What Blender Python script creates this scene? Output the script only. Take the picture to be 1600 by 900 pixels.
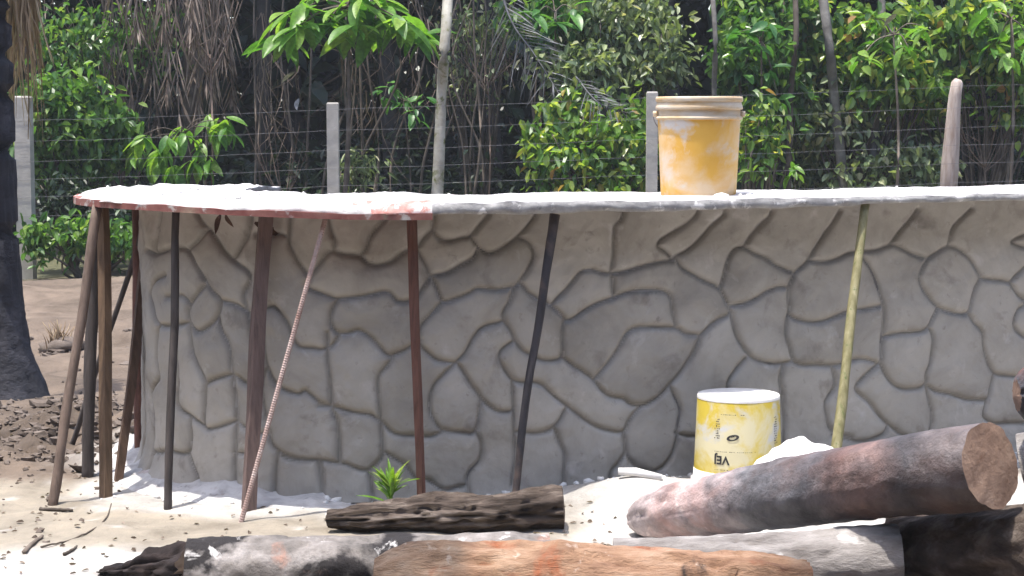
import bpy, math, random
import numpy as np
from mathutils import Vector, Matrix

for o in list(bpy.data.objects): bpy.data.objects.remove(o)
S = bpy.context.scene
C = S.collection
rng = np.random.default_rng(7)
random.seed(7)
PI = math.pi

# ------------------------------------------------------------------ camera
F = 2853.0                      # focal length in pixels of the 1600 px wide photo
CAMZ = 1.35
A = math.atan(258 / F)          # pitch down
cam = bpy.data.cameras.new('camera'); camo = bpy.data.objects.new('camera', cam); C.objects.link(camo)
camo.location = (0, 0, CAMZ); camo.rotation_euler = (PI / 2 - A, 0, 0)
cam.sensor_width = 36; cam.lens = F / 1600 * 36; cam.clip_end = 2000; cam.clip_start = 0.05
S.camera = camo
S.render.resolution_x = 1024; S.render.resolution_y = 576

# ------------------------------------------------------------------ light
SUN = Vector((-0.16, -0.07, 0.97)).normalized()
w = bpy.data.worlds.new('World'); S.world = w; w.use_nodes = True
nt = w.node_tree; nt.nodes.clear()
sky = nt.nodes.new('ShaderNodeTexSky'); sky.sky_type = 'NISHITA'; sky.sun_disc = False
sky.sun_elevation = math.asin(SUN.z); sky.sun_rotation = math.atan2(SUN.x, SUN.y)
sky.air_density = 1.0; sky.dust_density = 2.5; sky.ozone_density = 1.0
bg = nt.nodes.new('ShaderNodeBackground'); bg.inputs[1].default_value = 0.15
wo = nt.nodes.new('ShaderNodeOutputWorld')
nt.links.new(sky.outputs[0], bg.inputs[0]); nt.links.new(bg.outputs[0], wo.inputs[0])
sl = bpy.data.lights.new('sun', 'SUN'); sl.energy = 2.3; sl.angle = math.radians(0.6); sl.color = (1, 0.95, 0.88)
so = bpy.data.objects.new('sun', sl); C.objects.link(so); so.location = (-3, 0, 12)
so.rotation_euler = SUN.to_track_quat('Z', 'Y').to_euler()
S.view_settings.view_transform = 'Standard'; S.view_settings.look = 'None'
S.view_settings.exposure = 1.62; S.view_settings.gamma = 1.0
S.render.engine = 'CYCLES'

# ------------------------------------------------------------------ pixel helpers
def ray(px, py):
    u = (np.asarray(px, float) - 800) / F; v = (450 - np.asarray(py, float)) / F
    return u, math.cos(A) + v * math.sin(A), v * math.cos(A) - math.sin(A)
def at(px, py, Y):
    u, b, c = ray(px, py); t = Y / b
    return np.array([u * t, Y + 0 * t, CAMZ + c * t])
def gnd(px, py, z=0.0):
    u, b, c = ray(px, py); t = (z - CAMZ) / c
    return np.array([u * t, b * t, z])
def pxX(px, Y): return float((px - 800) / F * Y)      # close enough for uprights

# ------------------------------------------------------------------ noise
def _h(i, j, k, seed):
    n = (i * 374761393 + j * 668265263 + k * 2147483647 + seed * 1274126177) & 0xFFFFFFFF
    n = ((n ^ (n >> 13)) * 1274126177) & 0xFFFFFFFF
    n = n ^ (n >> 16)
    return (n & 0xFFFF) / 32767.5 - 1.0
def vnoise(x, y, z=0, seed=0):
    x, y, z = np.broadcast_arrays(np.asarray(x, float), np.asarray(y, float), np.asarray(z, float))
    i, j, k = (np.floor(q).astype(np.int64) for q in (x, y, z))
    a, b, c = x - i, y - j, z - k
    a, b, c = (q * q * (3 - 2 * q) for q in (a, b, c))
    r = 0
    for di in (0, 1):
        for dj in (0, 1):
            for dk in (0, 1):
                r = r + _h(i + di, j + dj, k + dk, seed) * (a if di else 1 - a) * (b if dj else 1 - b) * (c if dk else 1 - c)
    return r
def fbm(x, y, z=0, o=4, seed=0):
    r = 0; a = 1.0
    for q in range(o):
        r = r + a * vnoise(np.asarray(x) * 2 ** q, np.asarray(y) * 2 ** q, np.asarray(z) * 2 ** q, seed + q); a *= 0.5
    return r

# ------------------------------------------------------------------ objects
def mesh(name, V, Fc, mat, normals=None, smooth=True, attr=None):
    me = bpy.data.meshes.new(name)
    V = np.asarray(V, float)
    if isinstance(Fc, np.ndarray):
        n, k = Fc.shape
        me.vertices.add(len(V)); me.vertices.foreach_set('co', V.astype(np.float32).ravel())
        me.loops.add(n * k); me.loops.foreach_set('vertex_index', Fc.astype(np.int32).ravel())
        me.polygons.add(n); me.polygons.foreach_set('loop_start', np.arange(0, n * k, k, dtype=np.int32))
        me.update(calc_edges=True); me.validate()
    else:
        me.from_pydata([tuple(map(float, v)) for v in V], [], [tuple(int(q) for q in f) for f in Fc]); me.update()
    me.polygons.foreach_set('use_smooth', np.full(len(me.polygons), smooth))
    if attr is not None:
        a = me.color_attributes.new('soil', 'FLOAT_COLOR', 'POINT'); a.data.foreach_set('color', attr.astype(np.float32).ravel())  # point tint: ground soils, log tones, groove shade painted on the wall
    if normals is not None:
        me.normals_split_custom_set_from_vertices([tuple(map(float, q)) for q in normals])
    for m in (mat if isinstance(mat, (list, tuple)) else [mat]): me.materials.append(m)
    return me
def tag(o, label=None, cat=None, group=None, kind=None):
    if label: o['label'] = label
    if cat: o['category'] = cat
    if group: o['group'] = group
    if kind: o['kind'] = kind
    return o
def empty(name, loc, label, cat, group=None):
    o = bpy.data.objects.new(name, None); C.objects.link(o); o.location = tuple(map(float, loc)); o.empty_display_size = 0.1
    return tag(o, label, cat, group)
def wloc(p):
    v = Vector((0, 0, 0))
    while p: v += p.location; p = p.parent
    return np.array(v)
def obj(name, V, Fc, mat, parent=None, **k):
    V = np.asarray(V, float)
    if parent is not None: loc = np.zeros(3); off = wloc(parent)
    else:
        lo = V.min(0); hi = V.max(0); loc = np.array([(lo[0] + hi[0]) / 2, (lo[1] + hi[1]) / 2, lo[2]]); off = loc
    o = bpy.data.objects.new(name, mesh(name, V - off, Fc, mat, **k)); C.objects.link(o)
    o.location = tuple(loc); o.parent = parent
    return o
def join(*parts):
    V = []; Fs = []; n = 0
    for v, f in parts:
        V.append(np.asarray(v, float)); Fs += [tuple(int(q) + n for q in t) for t in f]; n += len(v)
    return np.vstack(V), Fs
def frame_axes(d):
    d = d / np.linalg.norm(d); u = np.cross(d, [0, 0, 1.0])
    if np.linalg.norm(u) < 1e-3: u = np.array([1.0, 0, 0])
    u /= np.linalg.norm(u); return u, np.cross(u, d)
def tube(pts, rad, n=8, rough=0.0, seed=0, cap=True, sx=1.0, fq=8.0, fine=0.0):
    """rings along a polyline; rad scalar or list; rough = relative radial noise"""
    pts = np.asarray(pts, float); m = len(pts); rad = np.broadcast_to(np.asarray(rad, float), (m,))
    V = []
    for i in range(m):
        d = pts[min(i + 1, m - 1)] - pts[max(i - 1, 0)]; u, v = frame_axes(d)
        a = np.arange(n) / n * 2 * PI
        rr = rad[i] * (1 + (rough * fbm(np.cos(a) * 1.3 + seed, np.sin(a) * 1.3, np.linalg.norm(pts[i] - pts[0]) * fq, 3, seed) if rough else 0))
        if fine:
            l_ = np.linalg.norm(pts[i] - pts[0]); q_ = fbm(np.cos(a) * 7 + seed, np.sin(a) * 7, l_ * 9, 4, seed + 5); rr = rr + fine * q_ - fine * 1.6 * np.exp(-(fbm(np.cos(a) * 4, np.sin(a) * 4 + seed, l_ * 2.5, 3, seed + 9) / .07) ** 2)
        V.append(pts[i] + np.outer(np.cos(a) * rr * sx, u) + np.outer(np.sin(a) * rr, v))
    V = np.vstack(V); Fs = []
    for i in range(m - 1):
        for j in range(n):
            Fs.append((i * n + j, i * n + (j + 1) % n, (i + 1) * n + (j + 1) % n, (i + 1) * n + j))
    if cap: Fs.append(tuple(range(n - 1, -1, -1))); Fs.append(tuple((m - 1) * n + j for j in range(n)))
    return V, Fs
def curve(ctrl, k=6):
    """Catmull-Rom through control points"""
    c = np.asarray(ctrl, float); c = np.vstack([2 * c[0] - c[1], c, 2 * c[-1] - c[-2]]); out = []
    for i in range(1, len(c) - 2):
        for q in range(k):
            t = q / k; p0, p1, p2, p3 = c[i - 1:i + 3]
            out.append(0.5 * (2 * p1 + (p2 - p0) * t + (2 * p0 - 5 * p1 + 4 * p2 - p3) * t * t + (3 * p1 - p0 - 3 * p2 + p3) * t ** 3))
    out.append(c[-2]); return np.array(out)
def lathe(prof, n=48, c=(0, 0, 0)):
    V = []; Fs = []
    for r, z in prof:
        for j in range(n):
            a = j / n * 2 * PI; V.append((c[0] + r * math.cos(a), c[1] + r * math.sin(a), c[2] + z))
    for i in range(len(prof) - 1):
        for j in range(n): Fs.append((i * n + j, i * n + (j + 1) % n, (i + 1) * n + (j + 1) % n, (i + 1) * n + j))
    return np.array(V), Fs
def lump(c, r, seed, n=8, m=5, amp=0.35, sq=(1, 1, 1)):
    V = []; Fs = []
    for i in range(m + 1):
        t = PI * i / m
        for j in range(n):
            a = 2 * PI * j / n; d = np.array([math.sin(t) * math.cos(a), math.sin(t) * math.sin(a), math.cos(t)])
            V.append(d)
    V = np.array(V); k = 1 + amp * fbm(V[:, 0] * 1.4 + seed, V[:, 1] * 1.4, V[:, 2] * 1.4, 3, seed % 97)
    V = V * k[:, None] * r * np.array(sq) + np.asarray(c)
    for i in range(m):
        for j in range(n): Fs.append((i * n + j, (i + 1) * n + j, (i + 1) * n + (j + 1) % n, i * n + (j + 1) % n))
    return V, Fs

# ------------------------------------------------------------------ materials
def ramp(N, stops):
    r = N.nodes.new('ShaderNodeValToRGB'); e = r.color_ramp.elements
    while len(e) < len(stops): e.new(0.5)
    for q, (p, c) in zip(e, stops): q.position = p; q.color = (*c, 1) if not isinstance(c, (int, float)) else (c, c, c, 1)
    return r
def noise(N, scale, detail=6, rough=0.6, vec=None, stretch=None, dist=0.0, off=(0, 0, 0)):
    t = N.nodes.new('ShaderNodeTexNoise'); t.inputs['Scale'].default_value = scale; t.inputs['Detail'].default_value = detail
    t.inputs['Roughness'].default_value = rough; t.inputs['Distortion'].default_value = dist
    mp = N.nodes.new('ShaderNodeMapping'); mp.inputs['Scale'].default_value = stretch or (1, 1, 1); mp.inputs['Location'].default_value = off
    N.links.new(vec, mp.inputs[0]); N.links.new(mp.outputs[0], t.inputs['Vector'])
    return t
def mixc(N, fac, a, b, mode='MIX'):
    m = N.nodes.new('ShaderNodeMix'); m.data_type = 'RGBA'; m.blend_type = mode
    for s, v in ((m.inputs[0], fac), (m.inputs[6], a), (m.inputs[7], b)):
        if hasattr(v, 'links'): N.links.new(v, s)
        elif isinstance(v, tuple): s.default_value = (*v, 1)
        else: s.default_value = v
    return m.outputs[2]
def M(name, stops, scale=5, rough=0.9, bump=0.3, bscale=40, stretch=None, layers=(), rnd=0.0, spec=0.25, attr=False, dist=0.0, bdist=0.01, late=False):
    """noise-ramped base colour; layers = (colour, scale, lo, hi[, stretch]) patches with a shape of their own"""
    m = bpy.data.materials.new(name); m.use_nodes = True; N = m.node_tree
    b = N.nodes['Principled BSDF']; b.inputs['Roughness'].default_value = rough; b.inputs['Specular IOR Level'].default_value = spec
    tc = N.nodes.new('ShaderNodeTexCoord').outputs['Object']
    if rnd or True:
        oi = N.nodes.new('ShaderNodeObjectInfo')
        ad = N.nodes.new('ShaderNodeVectorMath'); ad.operation = 'MULTIPLY_ADD'
        N.links.new(oi.outputs['Random'], ad.inputs[0]); ad.inputs[1].default_value = (17, 31, 23) if not attr else (0, 0, 0); N.links.new(tc, ad.inputs[2]); tc = ad.outputs[0]
    n1 = noise(N, scale, 8, 0.62, tc, stretch, dist); r = ramp(N, stops); N.links.new(n1.outputs[0], r.inputs[0]); col = r.outputs[0]
    if attr:
        at_ = N.nodes.new('ShaderNodeAttribute'); at_.attribute_name = 'soil'; col = mixc(N, 1.0, at_.outputs['Color'], col, 'MULTIPLY')
    for q, L in enumerate(layers):
        n2 = noise(N, L[1], 7, 0.6, tc, L[4] if len(L) > 4 else None, 0.4, (q * 7.3 + 3, q * 3.1, 1.7))
        r2 = ramp(N, [(L[2], 0.0), (L[3], 1.0)]); N.links.new(n2.outputs[0], r2.inputs[0]); col = mixc(N, r2.outputs[0], col, L[0])
    if rnd:
        mr = N.nodes.new('ShaderNodeMapRange'); N.links.new(oi.outputs['Random'], mr.inputs[0]); mr.inputs[3].default_value = 1 - rnd; mr.inputs[4].default_value = 1 + rnd
        hs = N.nodes.new('ShaderNodeHueSaturation'); N.links.new(mr.outputs[0], hs.inputs['Value']); N.links.new(col, hs.inputs['Color']); col = hs.outputs[0]
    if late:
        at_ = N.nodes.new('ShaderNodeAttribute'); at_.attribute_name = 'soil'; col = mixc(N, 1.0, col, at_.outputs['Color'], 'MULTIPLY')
    N.links.new(col, b.inputs['Base Color'])
    if bump:
        nb = noise(N, bscale, 8, 0.7, tc, stretch); bp = N.nodes.new('ShaderNodeBump'); bp.inputs['Strength'].default_value = bump; bp.inputs['Distance'].default_value = bdist
        N.links.new(nb.outputs[0], bp.inputs['Height']); N.links.new(bp.outputs[0], b.inputs['Normal'])
    return m
def LM(name, stops, trans=0.35, rough=0.42, per_object=False, spec=0.5):
    m = bpy.data.materials.new(name); m.use_nodes = True; N = m.node_tree
    b = N.nodes['Principled BSDF']; b.inputs['Roughness'].default_value = rough; b.inputs['Specular IOR Level'].default_value = spec
    if per_object: src = N.nodes.new('ShaderNodeObjectInfo').outputs['Random']
    else: src = N.nodes.new('ShaderNodeNewGeometry').outputs['Random Per Island']
    r = ramp(N, stops); N.links.new(src, r.inputs[0])
    tc = N.nodes.new('ShaderNodeTexCoord').outputs['Object']; n1 = noise(N, 9, 3, 0.5, tc); rr = ramp(N, [(0.3, 0.65), (0.7, 1.25)]); N.links.new(n1.outputs[0], rr.inputs[0])
    col = mixc(N, 1.0, r.outputs[0], rr.outputs[0], 'MULTIPLY')
    N.links.new(col, b.inputs['Base Color'])
    t = N.nodes.new('ShaderNodeBsdfTranslucent'); tcol = mixc(N, 1.0, col, (1.5, 1.6, 0.7), 'MULTIPLY'); N.links.new(tcol, t.inputs[0])
    mx = N.nodes.new('ShaderNodeMixShader'); mx.inputs[0].default_value = trans
    N.links.new(b.outputs[0], mx.inputs[1]); N.links.new(t.outputs[0], mx.inputs[2]); N.links.new(mx.outputs[0], N.nodes['Material Output'].inputs[0])
    return m

def M_log(*a, **k): return M(*a, late=True, **k)
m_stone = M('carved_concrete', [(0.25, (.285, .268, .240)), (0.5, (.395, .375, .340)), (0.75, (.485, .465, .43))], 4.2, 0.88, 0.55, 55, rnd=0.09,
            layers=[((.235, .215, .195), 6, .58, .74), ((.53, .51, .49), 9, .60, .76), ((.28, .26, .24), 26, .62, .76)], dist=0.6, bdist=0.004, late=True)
m_joint = M('raked_joint', [(0.3, (.15, .14, .135)), (0.7, (.23, .215, .205))], 8, 0.95, 0.5, 80, bdist=0.004)
m_slab = M('fresh_slab_concrete', [(0.3, (.22, .215, .215)), (0.5, (.33, .325, .32)), (0.7, (.46, .45, .44))], 16, 0.9, 0.6, 70, layers=[((.62, .61, .60), 22, .58, .64), ((.15, .15, .15), 16, .62, .72)], bdist=0.006)
m_slabtop = M('pale_slab_concrete', [(0.3, (.34, .325, .32)), (0.6, (.56, .55, .54))], 14, 0.95, 0.8, 60, layers=[((.36, .24, .22), 9, .62, .76), ((.22, .21, .20), 24, .60, .72)], bdist=0.006)  # paler concrete tone for slab top, rough edge and mortar skirt
m_clay = M('clay_stained_concrete', [(0.35, (.50, .36, .33)), (0.5, (.45, .20, .17)), (0.7, (.62, .56, .54))], 8, 0.9, 0.6, 50, layers=[((.66, .63, .62), 14, .52, .6)], bdist=0.006)
m_form = M('red_formwork_ply', [(0.3, (.17, .05, .045)), (0.55, (.27, .12, .10)), (0.7, (.34, .27, .20))], 9, 0.85, 0.4, 60, layers=[((.5, .46, .43), 13, .56, .64), ((.20, .15, .11), 5, .58, .64)])
m_ground = M('soil', [(0.25, (.62, .60, .58)), (0.5, (1, 1, 1)), (0.75, (1.3, 1.28, 1.25))], 6, 0.97, 0.8, 26, attr=True, bdist=0.02, layers=[])
m_clod = M('dirt_clod', [(0.3, (.085, .066, .054)), (0.7, (.20, .165, .14))], 9, 0.97, 0.7, 50, rnd=.2)
m_sack = M('cement_sack', [(0.3, (.66, .64, .62)), (0.7, (.8, .78, .76))], 6, 0.85, 0.3, 30)
m_char = M_log('charred_bark', [(0.3, (.014, .013, .016)), (0.55, (.045, .042, .05)), (0.75, (.16, .155, .165))], 7, 0.62, 0.8, 34, layers=[((.17, .075, .055), 3.2, .56, .68)], spec=.5, bdist=.012)
m_char2 = M_log('ashy_charred_bark', [(0.3, (.06, .055, .06)), (0.5, (.19, .185, .195)), (0.72, (.38, .375, .385))], 8, 0.6, 0.9, 34,
            layers=[((.25, .155, .13), 2.6, .52, .74), ((.022, .02, .022), 2.2, .52, .70), ((.34, .33, .33), 16, .60, .75)], spec=.5, bdist=.012)
m_orange = M_log('peeled_orange_log', [(0.3, (.15, .085, .055)), (0.5, (.31, .205, .135)), (0.7, (.42, .32, .24))], 7, 0.88, 1.0, 36, stretch=(1, 3, 3),
             layers=[((.27, .10, .05), 5, .56, .66), ((.05, .04, .035), 7, .62, .70), ((.5, .44, .38), 14, .62, .70)], bdist=.012)
m_grey = M_log('weathered_grey_log', [(0.3, (.13, .115, .105)), (0.55, (.27, .25, .235)), (0.75, (.38, .36, .345))], 6, 0.85, 0.8, 30, stretch=(1, 2.5, 2.5),
           layers=[((.035, .03, .03), 4, .62, .72), ((.50, .48, .46), 8, .62, .7)], bdist=.012)
m_ashlog = M_log('ash_grey_log', [(0.3, (.06, .055, .05)), (0.5, (.2, .18, .165)), (0.7, (.42, .39, .37))], 7, 0.85, 0.8, 30,
             layers=[((.025, .022, .022), 4, .52, .60), ((.30, .18, .14), 4.4, .58, .66), ((.55, .53, .51), 11, .62, .68)], bdist=.012)
m_bark = M_log('rough_dark_bark', [(0.3, (.035, .026, .021)), (0.5, (.10, .077, .063)), (0.7, (.27, .225, .19))], 10, 0.95, 1.0, 26, stretch=(.35, 1.5, 1.5), bdist=.02)
m_endgrain = M('end_grain', [(0.3, (.17, .105, .075)), (0.55, (.30, .20, .145)), (0.75, (.41, .30, .23))], 7, 0.9, 0.5, 40, layers=[((.10, .06, .045), 7, .55, .7), ((.16, .09, .06), 22, .58, .68)])
m_endgrey = M('dark_end_grain', [(0.3, (.05, .038, .03)), (0.7, (.18, .135, .105))], 7, 0.9, 0.5, 40)
def wood(name, c, rough=.8, dark=.55, st=(6, 6, .6)):
    c = np.array(c); return M(name, [(0.3, tuple(c * dark)), (0.55, tuple(c)), (0.8, tuple(c * 1.35))], 9, rough, 0.4, 40, stretch=st)
m_w_grey = wood('grey_brown_pole', (.17, .125, .10)); m_w_tan = wood('tan_brown_pole', (.15, .098, .062)); m_w_dark = wood('dark_pole', (.075, .064, .06))
m_w_red = wood('reddish_pole', (.155, .075, .056)); m_w_board = wood('purplish_brown_board', (.16, .112, .10)); m_w_lath = wood('lath', (.12, .075, .052))
m_bamboo = M('yellow_green_bamboo', [(0.3, (.15, .135, .06)), (0.55, (.25, .23, .12)), (0.8, (.42, .38, .27))], 7, 0.5, 0.2, 40, stretch=(6, 6, .8), layers=[((.10, .13, .04), 9, .58, .68, (6, 6, .5))])
m_w_lead = M('charred_pole', [(0.3, (.022, .022, .028)), (0.6, (.055, .05, .055)), (0.8, (.14, .12, .11))], 4, 0.6, 0.3, 40, stretch=(3, 3, 1), layers=[((.13, .095, .08), 2.2, .52, .62)])
m_rebar = M('sunlit_rebar', [(0.3, (.22, .13, .105)), (0.6, (.42, .32, .29)), (0.8, (.58, .52, .5))], 12, 0.6, 0.3, 60)  # paleness of sun on the bar is put into its colour
m_postc = M('concrete_post', [(0.3, (.33, .315, .28)), (0.7, (.50, .48, .43))], 6, 0.92, 0.5, 40)
m_postw = M('pale_timber_post', [(0.3, (.28, .21, .17)), (0.6, (.48, .41, .36)), (0.8, (.58, .52, .47))], 5, 0.9, 0.6, 30, stretch=(5, 5, .7))
m_wire = M('galvanised_wire', [(0.3, (.12, .12, .13)), (0.7, (.26, .26, .28))], 8, 0.5, 0)
m_trunkp = M('pale_mossy_bark', [(0.3, (.26, .24, .19)), (0.6, (.42, .40, .34)), (0.8, (.52, .51, .46))], 7, 0.9, 0.7, 30, layers=[((.13, .14, .05), 7, .54, .64)])
m_trunkd = M('lichen_grey_bark', [(0.3, (.07, .065, .058)), (0.6, (.17, .16, .145)), (0.8, (.28, .27, .25))], 8, 0.9, 0.7, 30)
m_trunkk = M('dark_forest_bark', [(0.3, (.025, .022, .02)), (0.7, (.07, .062, .055))], 7, .95, .6, 30)
m_stem = M('brown_stem', [(0.3, (.06, .048, .038)), (0.7, (.17, .14, .115))], 7, 0.9, 0.4, 30, rnd=.3)
m_burnt = M('burnt_palm_bark', [(0.3, (.010, .010, .014)), (0.55, (.024, .024, .032)), (0.75, (.075, .073, .085))], 5, 0.7, 0.8, 22, stretch=(1, 1, 1.6), layers=[((.13, .12, .12), 4, .66, .74)], spec=.35, bdist=.02)
m_hollow = M_log('hollow_black', [(0.3, (.012, .009, .009)), (0.7, (.04, .028, .025))], 8, .9, .8, 30)  # near-black for the shape that stands in for the hollow's shade
m_dead = LM('dead_frond', [(0, (.08, .058, .045)), (.5, (.17, .13, .105)), (1, (.27, .22, .185))], .15, .8, spec=.15)
m_dead2 = LM('sunbleached_frond', [(0, (.17, .115, .07)), (.5, (.33, .24, .16)), (1, (.45, .36, .25))], .15, .8, spec=.15)
m_deadg = LM('grey_dry_frond', [(0, (.10, .10, .105)), (.5, (.17, .17, .18)), (1, (.26, .26, .27))], .15, .8, spec=.15)
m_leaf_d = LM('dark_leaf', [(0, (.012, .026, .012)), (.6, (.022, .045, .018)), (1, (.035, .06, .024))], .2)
m_leaf_m = LM('mid_leaf', [(0, (.04, .11, .028)), (.5, (.085, .19, .042)), (.85, (.16, .28, .06)), (1, (.26, .36, .11))], .45, .35, spec=.6)
m_leaf_l = LM('light_leaf', [(0, (.05, .12, .03)), (.4, (.11, .22, .045)), (.75, (.22, .33, .07)), (.95, (.38, .42, .09)), (1, (.40, .22, .09))], .48, .35, spec=.6)
m_leaf_p = LM('grey_green_leaf', [(0, (.08, .12, .055)), (.5, (.17, .23, .11)), (.9, (.32, .37, .20)), (1, (.42, .40, .28))], .35, .38, spec=.6)
m_leaf_b = LM('broad_leaf', [(0, (.07, .19, .03)), (.5, (.13, .28, .04)), (1, (.24, .38, .07))], .45, per_object=True)
m_leaf_b2 = LM('broad_leaf_dark', [(0, (.035, .12, .035)), (.5, (.065, .19, .045)), (1, (.11, .26, .055))], .38, per_object=True)
m_sprout = LM('sprout_leaf', [(0, (.10, .22, .02)), (.5, (.18, .33, .03)), (1, (.34, .44, .09))], .4, per_object=True)
m_deadleaf = M('dead_leaf', [(0.3, (.05, .03, .025)), (0.7, (.13, .075, .055))], 12, 0.9, 0)

# ------------------------------------------------------------------ counter plan
arc = [(-.72 + .96 * math.cos(t), 7.17 + .96 * math.sin(t)) for t in np.radians(np.arange(268, 137, -10))]
plan = curve([(3.6, 8.05), (2.9, 7.55), (2.42, 7.27), (1.963, 7.05), (1.4, 6.79), (.925, 6.60), (.452, 6.43), (.044, 6.305), (-.35, 6.225)] + arc, 10)
def resample(P, ds):
    L = np.concatenate([[0], np.cumsum(np.linalg.norm(np.diff(P, axis=0), axis=1))]); s = np.linspace(0, L[-1], int(L[-1] / ds) + 1)
    return np.stack([np.interp(s, L, P[:, 0]), np.interp(s, L, P[:, 1])], 1), s
def outn(P):
    T = np.gradient(P, axis=0); T /= np.linalg.norm(T, axis=1)[:, None]; return np.stack([-T[:, 1], T[:, 0]], 1)
edge, es = resample(plan, .02); en = outn(edge)
wallp, ws = resample(edge - en * .25, .0065); wn = outn(wallp)
ZT = 1.066; ZS = 1.08     # wall top / slab top
wpx = 800 + F * wallp[:, 0] / (wallp[:, 1] * math.cos(A) + .85 * math.sin(A))
isil = int(np.argmin(wpx))

# ------------------------------------------------------------------ ground
def ground_z(x, y):
    x = np.asarray(x, float); y = np.asarray(y, float)
    near = np.exp(-((y - 6) / 5) ** 2)
    z = .018 * fbm(x * 1.1, y * 1.1, 0, 4, 11) + .010 * near * fbm(x * 6, y * 6, 0, 3, 12)
    # churned soil behind the props, ruts further back
    ch = np.exp(-(((x + 1.95) / .75) ** 2) - (((y - 7.75) / .75) ** 2)); z = z + ch * (.05 + .06 * fbm(x * 6, y * 6, 0, 4, 13) + .025 * fbm(x * 19, y * 19, 0, 2, 19))
    rut = np.clip((y - 8.6) / 1.5, 0, 1) * np.clip((17 - y) / 2, 0, 1); z = z + rut * (.06 * vnoise(x * .35 + 4, y * 2.3, 0, 14) + .05 * fbm(x * 1.6, y * 4, 0, 4, 15))
    # ground climbs to the right under the fence
    far = np.clip((y - 11) / 6, 0, 1); z = z + far * .037 * np.clip(x + 1.87, -6, 8)
    # packed ground around the bucket, soft sand in front of the wall
    z = z + .075 * np.exp(-((x - .95) / .55) ** 2 - ((y - 6.45) / .28) ** 2)
    z = z + .05 * np.exp(-((x - .40) / .22) ** 2 - ((y - 6.40) / .16) ** 2)
    # small mortar apron at the foot of the wall
    return z
def axis(lo, hi, d, far, g=1.35):
    a = list(np.arange(lo, hi + 1e-6, d)); q = d
    while a[-1] < far: q *= g; a.append(a[-1] + q)
    q = d; 
    while a[0] > -far: q *= g; a.insert(0, a[0] - q)
    return np.array(a)
gx = axis(-2.9, 1.6, .03, 400); gy = np.concatenate([axis(4.4, 9.0, .03, 400)]); gy = np.unique(np.concatenate([gy[gy < 9.0], np.arange(9.0, 20, .08), gy[gy > 20]]))
GX, GY = np.meshgrid(gx, gy, indexing='ij'); GZ = ground_z(GX, GY)
soil = np.array([.145, .113, .088]); sand = np.array([.27, .238, .19]); cement_sunlit = np.array([.46, .445, .42]); dark = np.array([.085, .066, .052]); green = np.array([.09, .10, .05])
def dist_edge(x, y):
    d = np.full(x.shape, 9.0); 
    m = (np.abs(x) < 4) & (y > 4) & (y < 10)
    xx, yy = x[m], y[m]; dd = np.full(xx.shape, 9.0)
    for p in wallp[::12]: dd = np.minimum(dd, np.hypot(xx - p[0], yy - p[1]))
    d[m] = dd; return d
dw = dist_edge(GX, GY); nz1 = fbm(GX * 2.2, GY * 2.2, 0, 4, 21); nz2 = fbm(GX * 7, GY * 7, 0, 3, 22)
def sm(a, b, x): t = np.clip((x - a) / (b - a), 0, 1); return t * t * (3 - 2 * t)
col = soil * (1 + .18 * nz1[..., None])
wsand = sm(7.0, 6.7, GY + .12 * nz1); col = col * (1 - wsand[..., None]) + sand * wsand[..., None]
wl = sm(.42, .20, dw + .10 * nz1 + .05 * nz2) * .85
wl = np.maximum(wl, sm(.0, .35, GX + .15 * nz1) * sm(5.2, 5.5, GY)* sm(7.2, 6.6, GY))        # spilled cement plus blown-out sunlight, painted pale right of the sprout
wl = np.maximum(wl, sm(5.75, 5.5, GY + .1 * nz1) * sm(-.6, -.95, GX + .1 * nz2) * .9)  # sunlit white of the near left ground painted into its colour
wl = np.maximum(wl, sm(.25, .45, nz1 * nz2) * wsand * .6)
col = col * (1 - wl[..., None]) + cement_sunlit * wl[..., None]
wd = np.exp(-(((GX + 1.95) / .7) ** 2) - (((GY - 7.75) / .65) ** 2)) * sm(-.5, .4, nz2 + .4); wd = np.clip(wd * 1.1, 0, .9); col = col * (1 - wd[..., None]) + dark * wd[..., None]
wf = sm(5.35, 5.1, GY) * sm(-1.2, -.8, GX + .2 * nz1); col = col * (1 - wf[..., None]) + soil * wf[..., None]  # ground before the logs darkened to cut light bounced onto the wall
wf = sm(4.6, 4.2, GY); col = col * (1 - wf[..., None]) + soil * .62 * wf[..., None]  # unseen nearest ground darker still, its shade put into the colour
wg = sm(16.2, 17.4, GY + .5 * nz1) * .8; col = col * (1 - wg[..., None]) + green * wg[..., None]
def grid_faces(a, b):
    I, J = np.meshgrid(np.arange(a - 1), np.arange(b - 1), indexing='ij'); I = I.ravel(); J = J.ravel()
    return np.stack([I * b + J, (I + 1) * b + J, (I + 1) * b + J + 1, I * b + J + 1], 1)
gr = obj('ground', np.stack([GX.ravel(), GY.ravel(), GZ.ravel()], 1), grid_faces(len(gx), len(gy)), m_ground, attr=np.concatenate([col.reshape(-1, 3), np.ones((col.shape[0] * col.shape[1], 1))], 1))
tag(gr, kind='structure')
def gz(x, y): return float(ground_z(x, y))
def G(px, py):
    p = gnd(px, py, 0)
    for _ in range(4): p = gnd(px, py, gz(p[0], p[1]))
    return p

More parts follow.
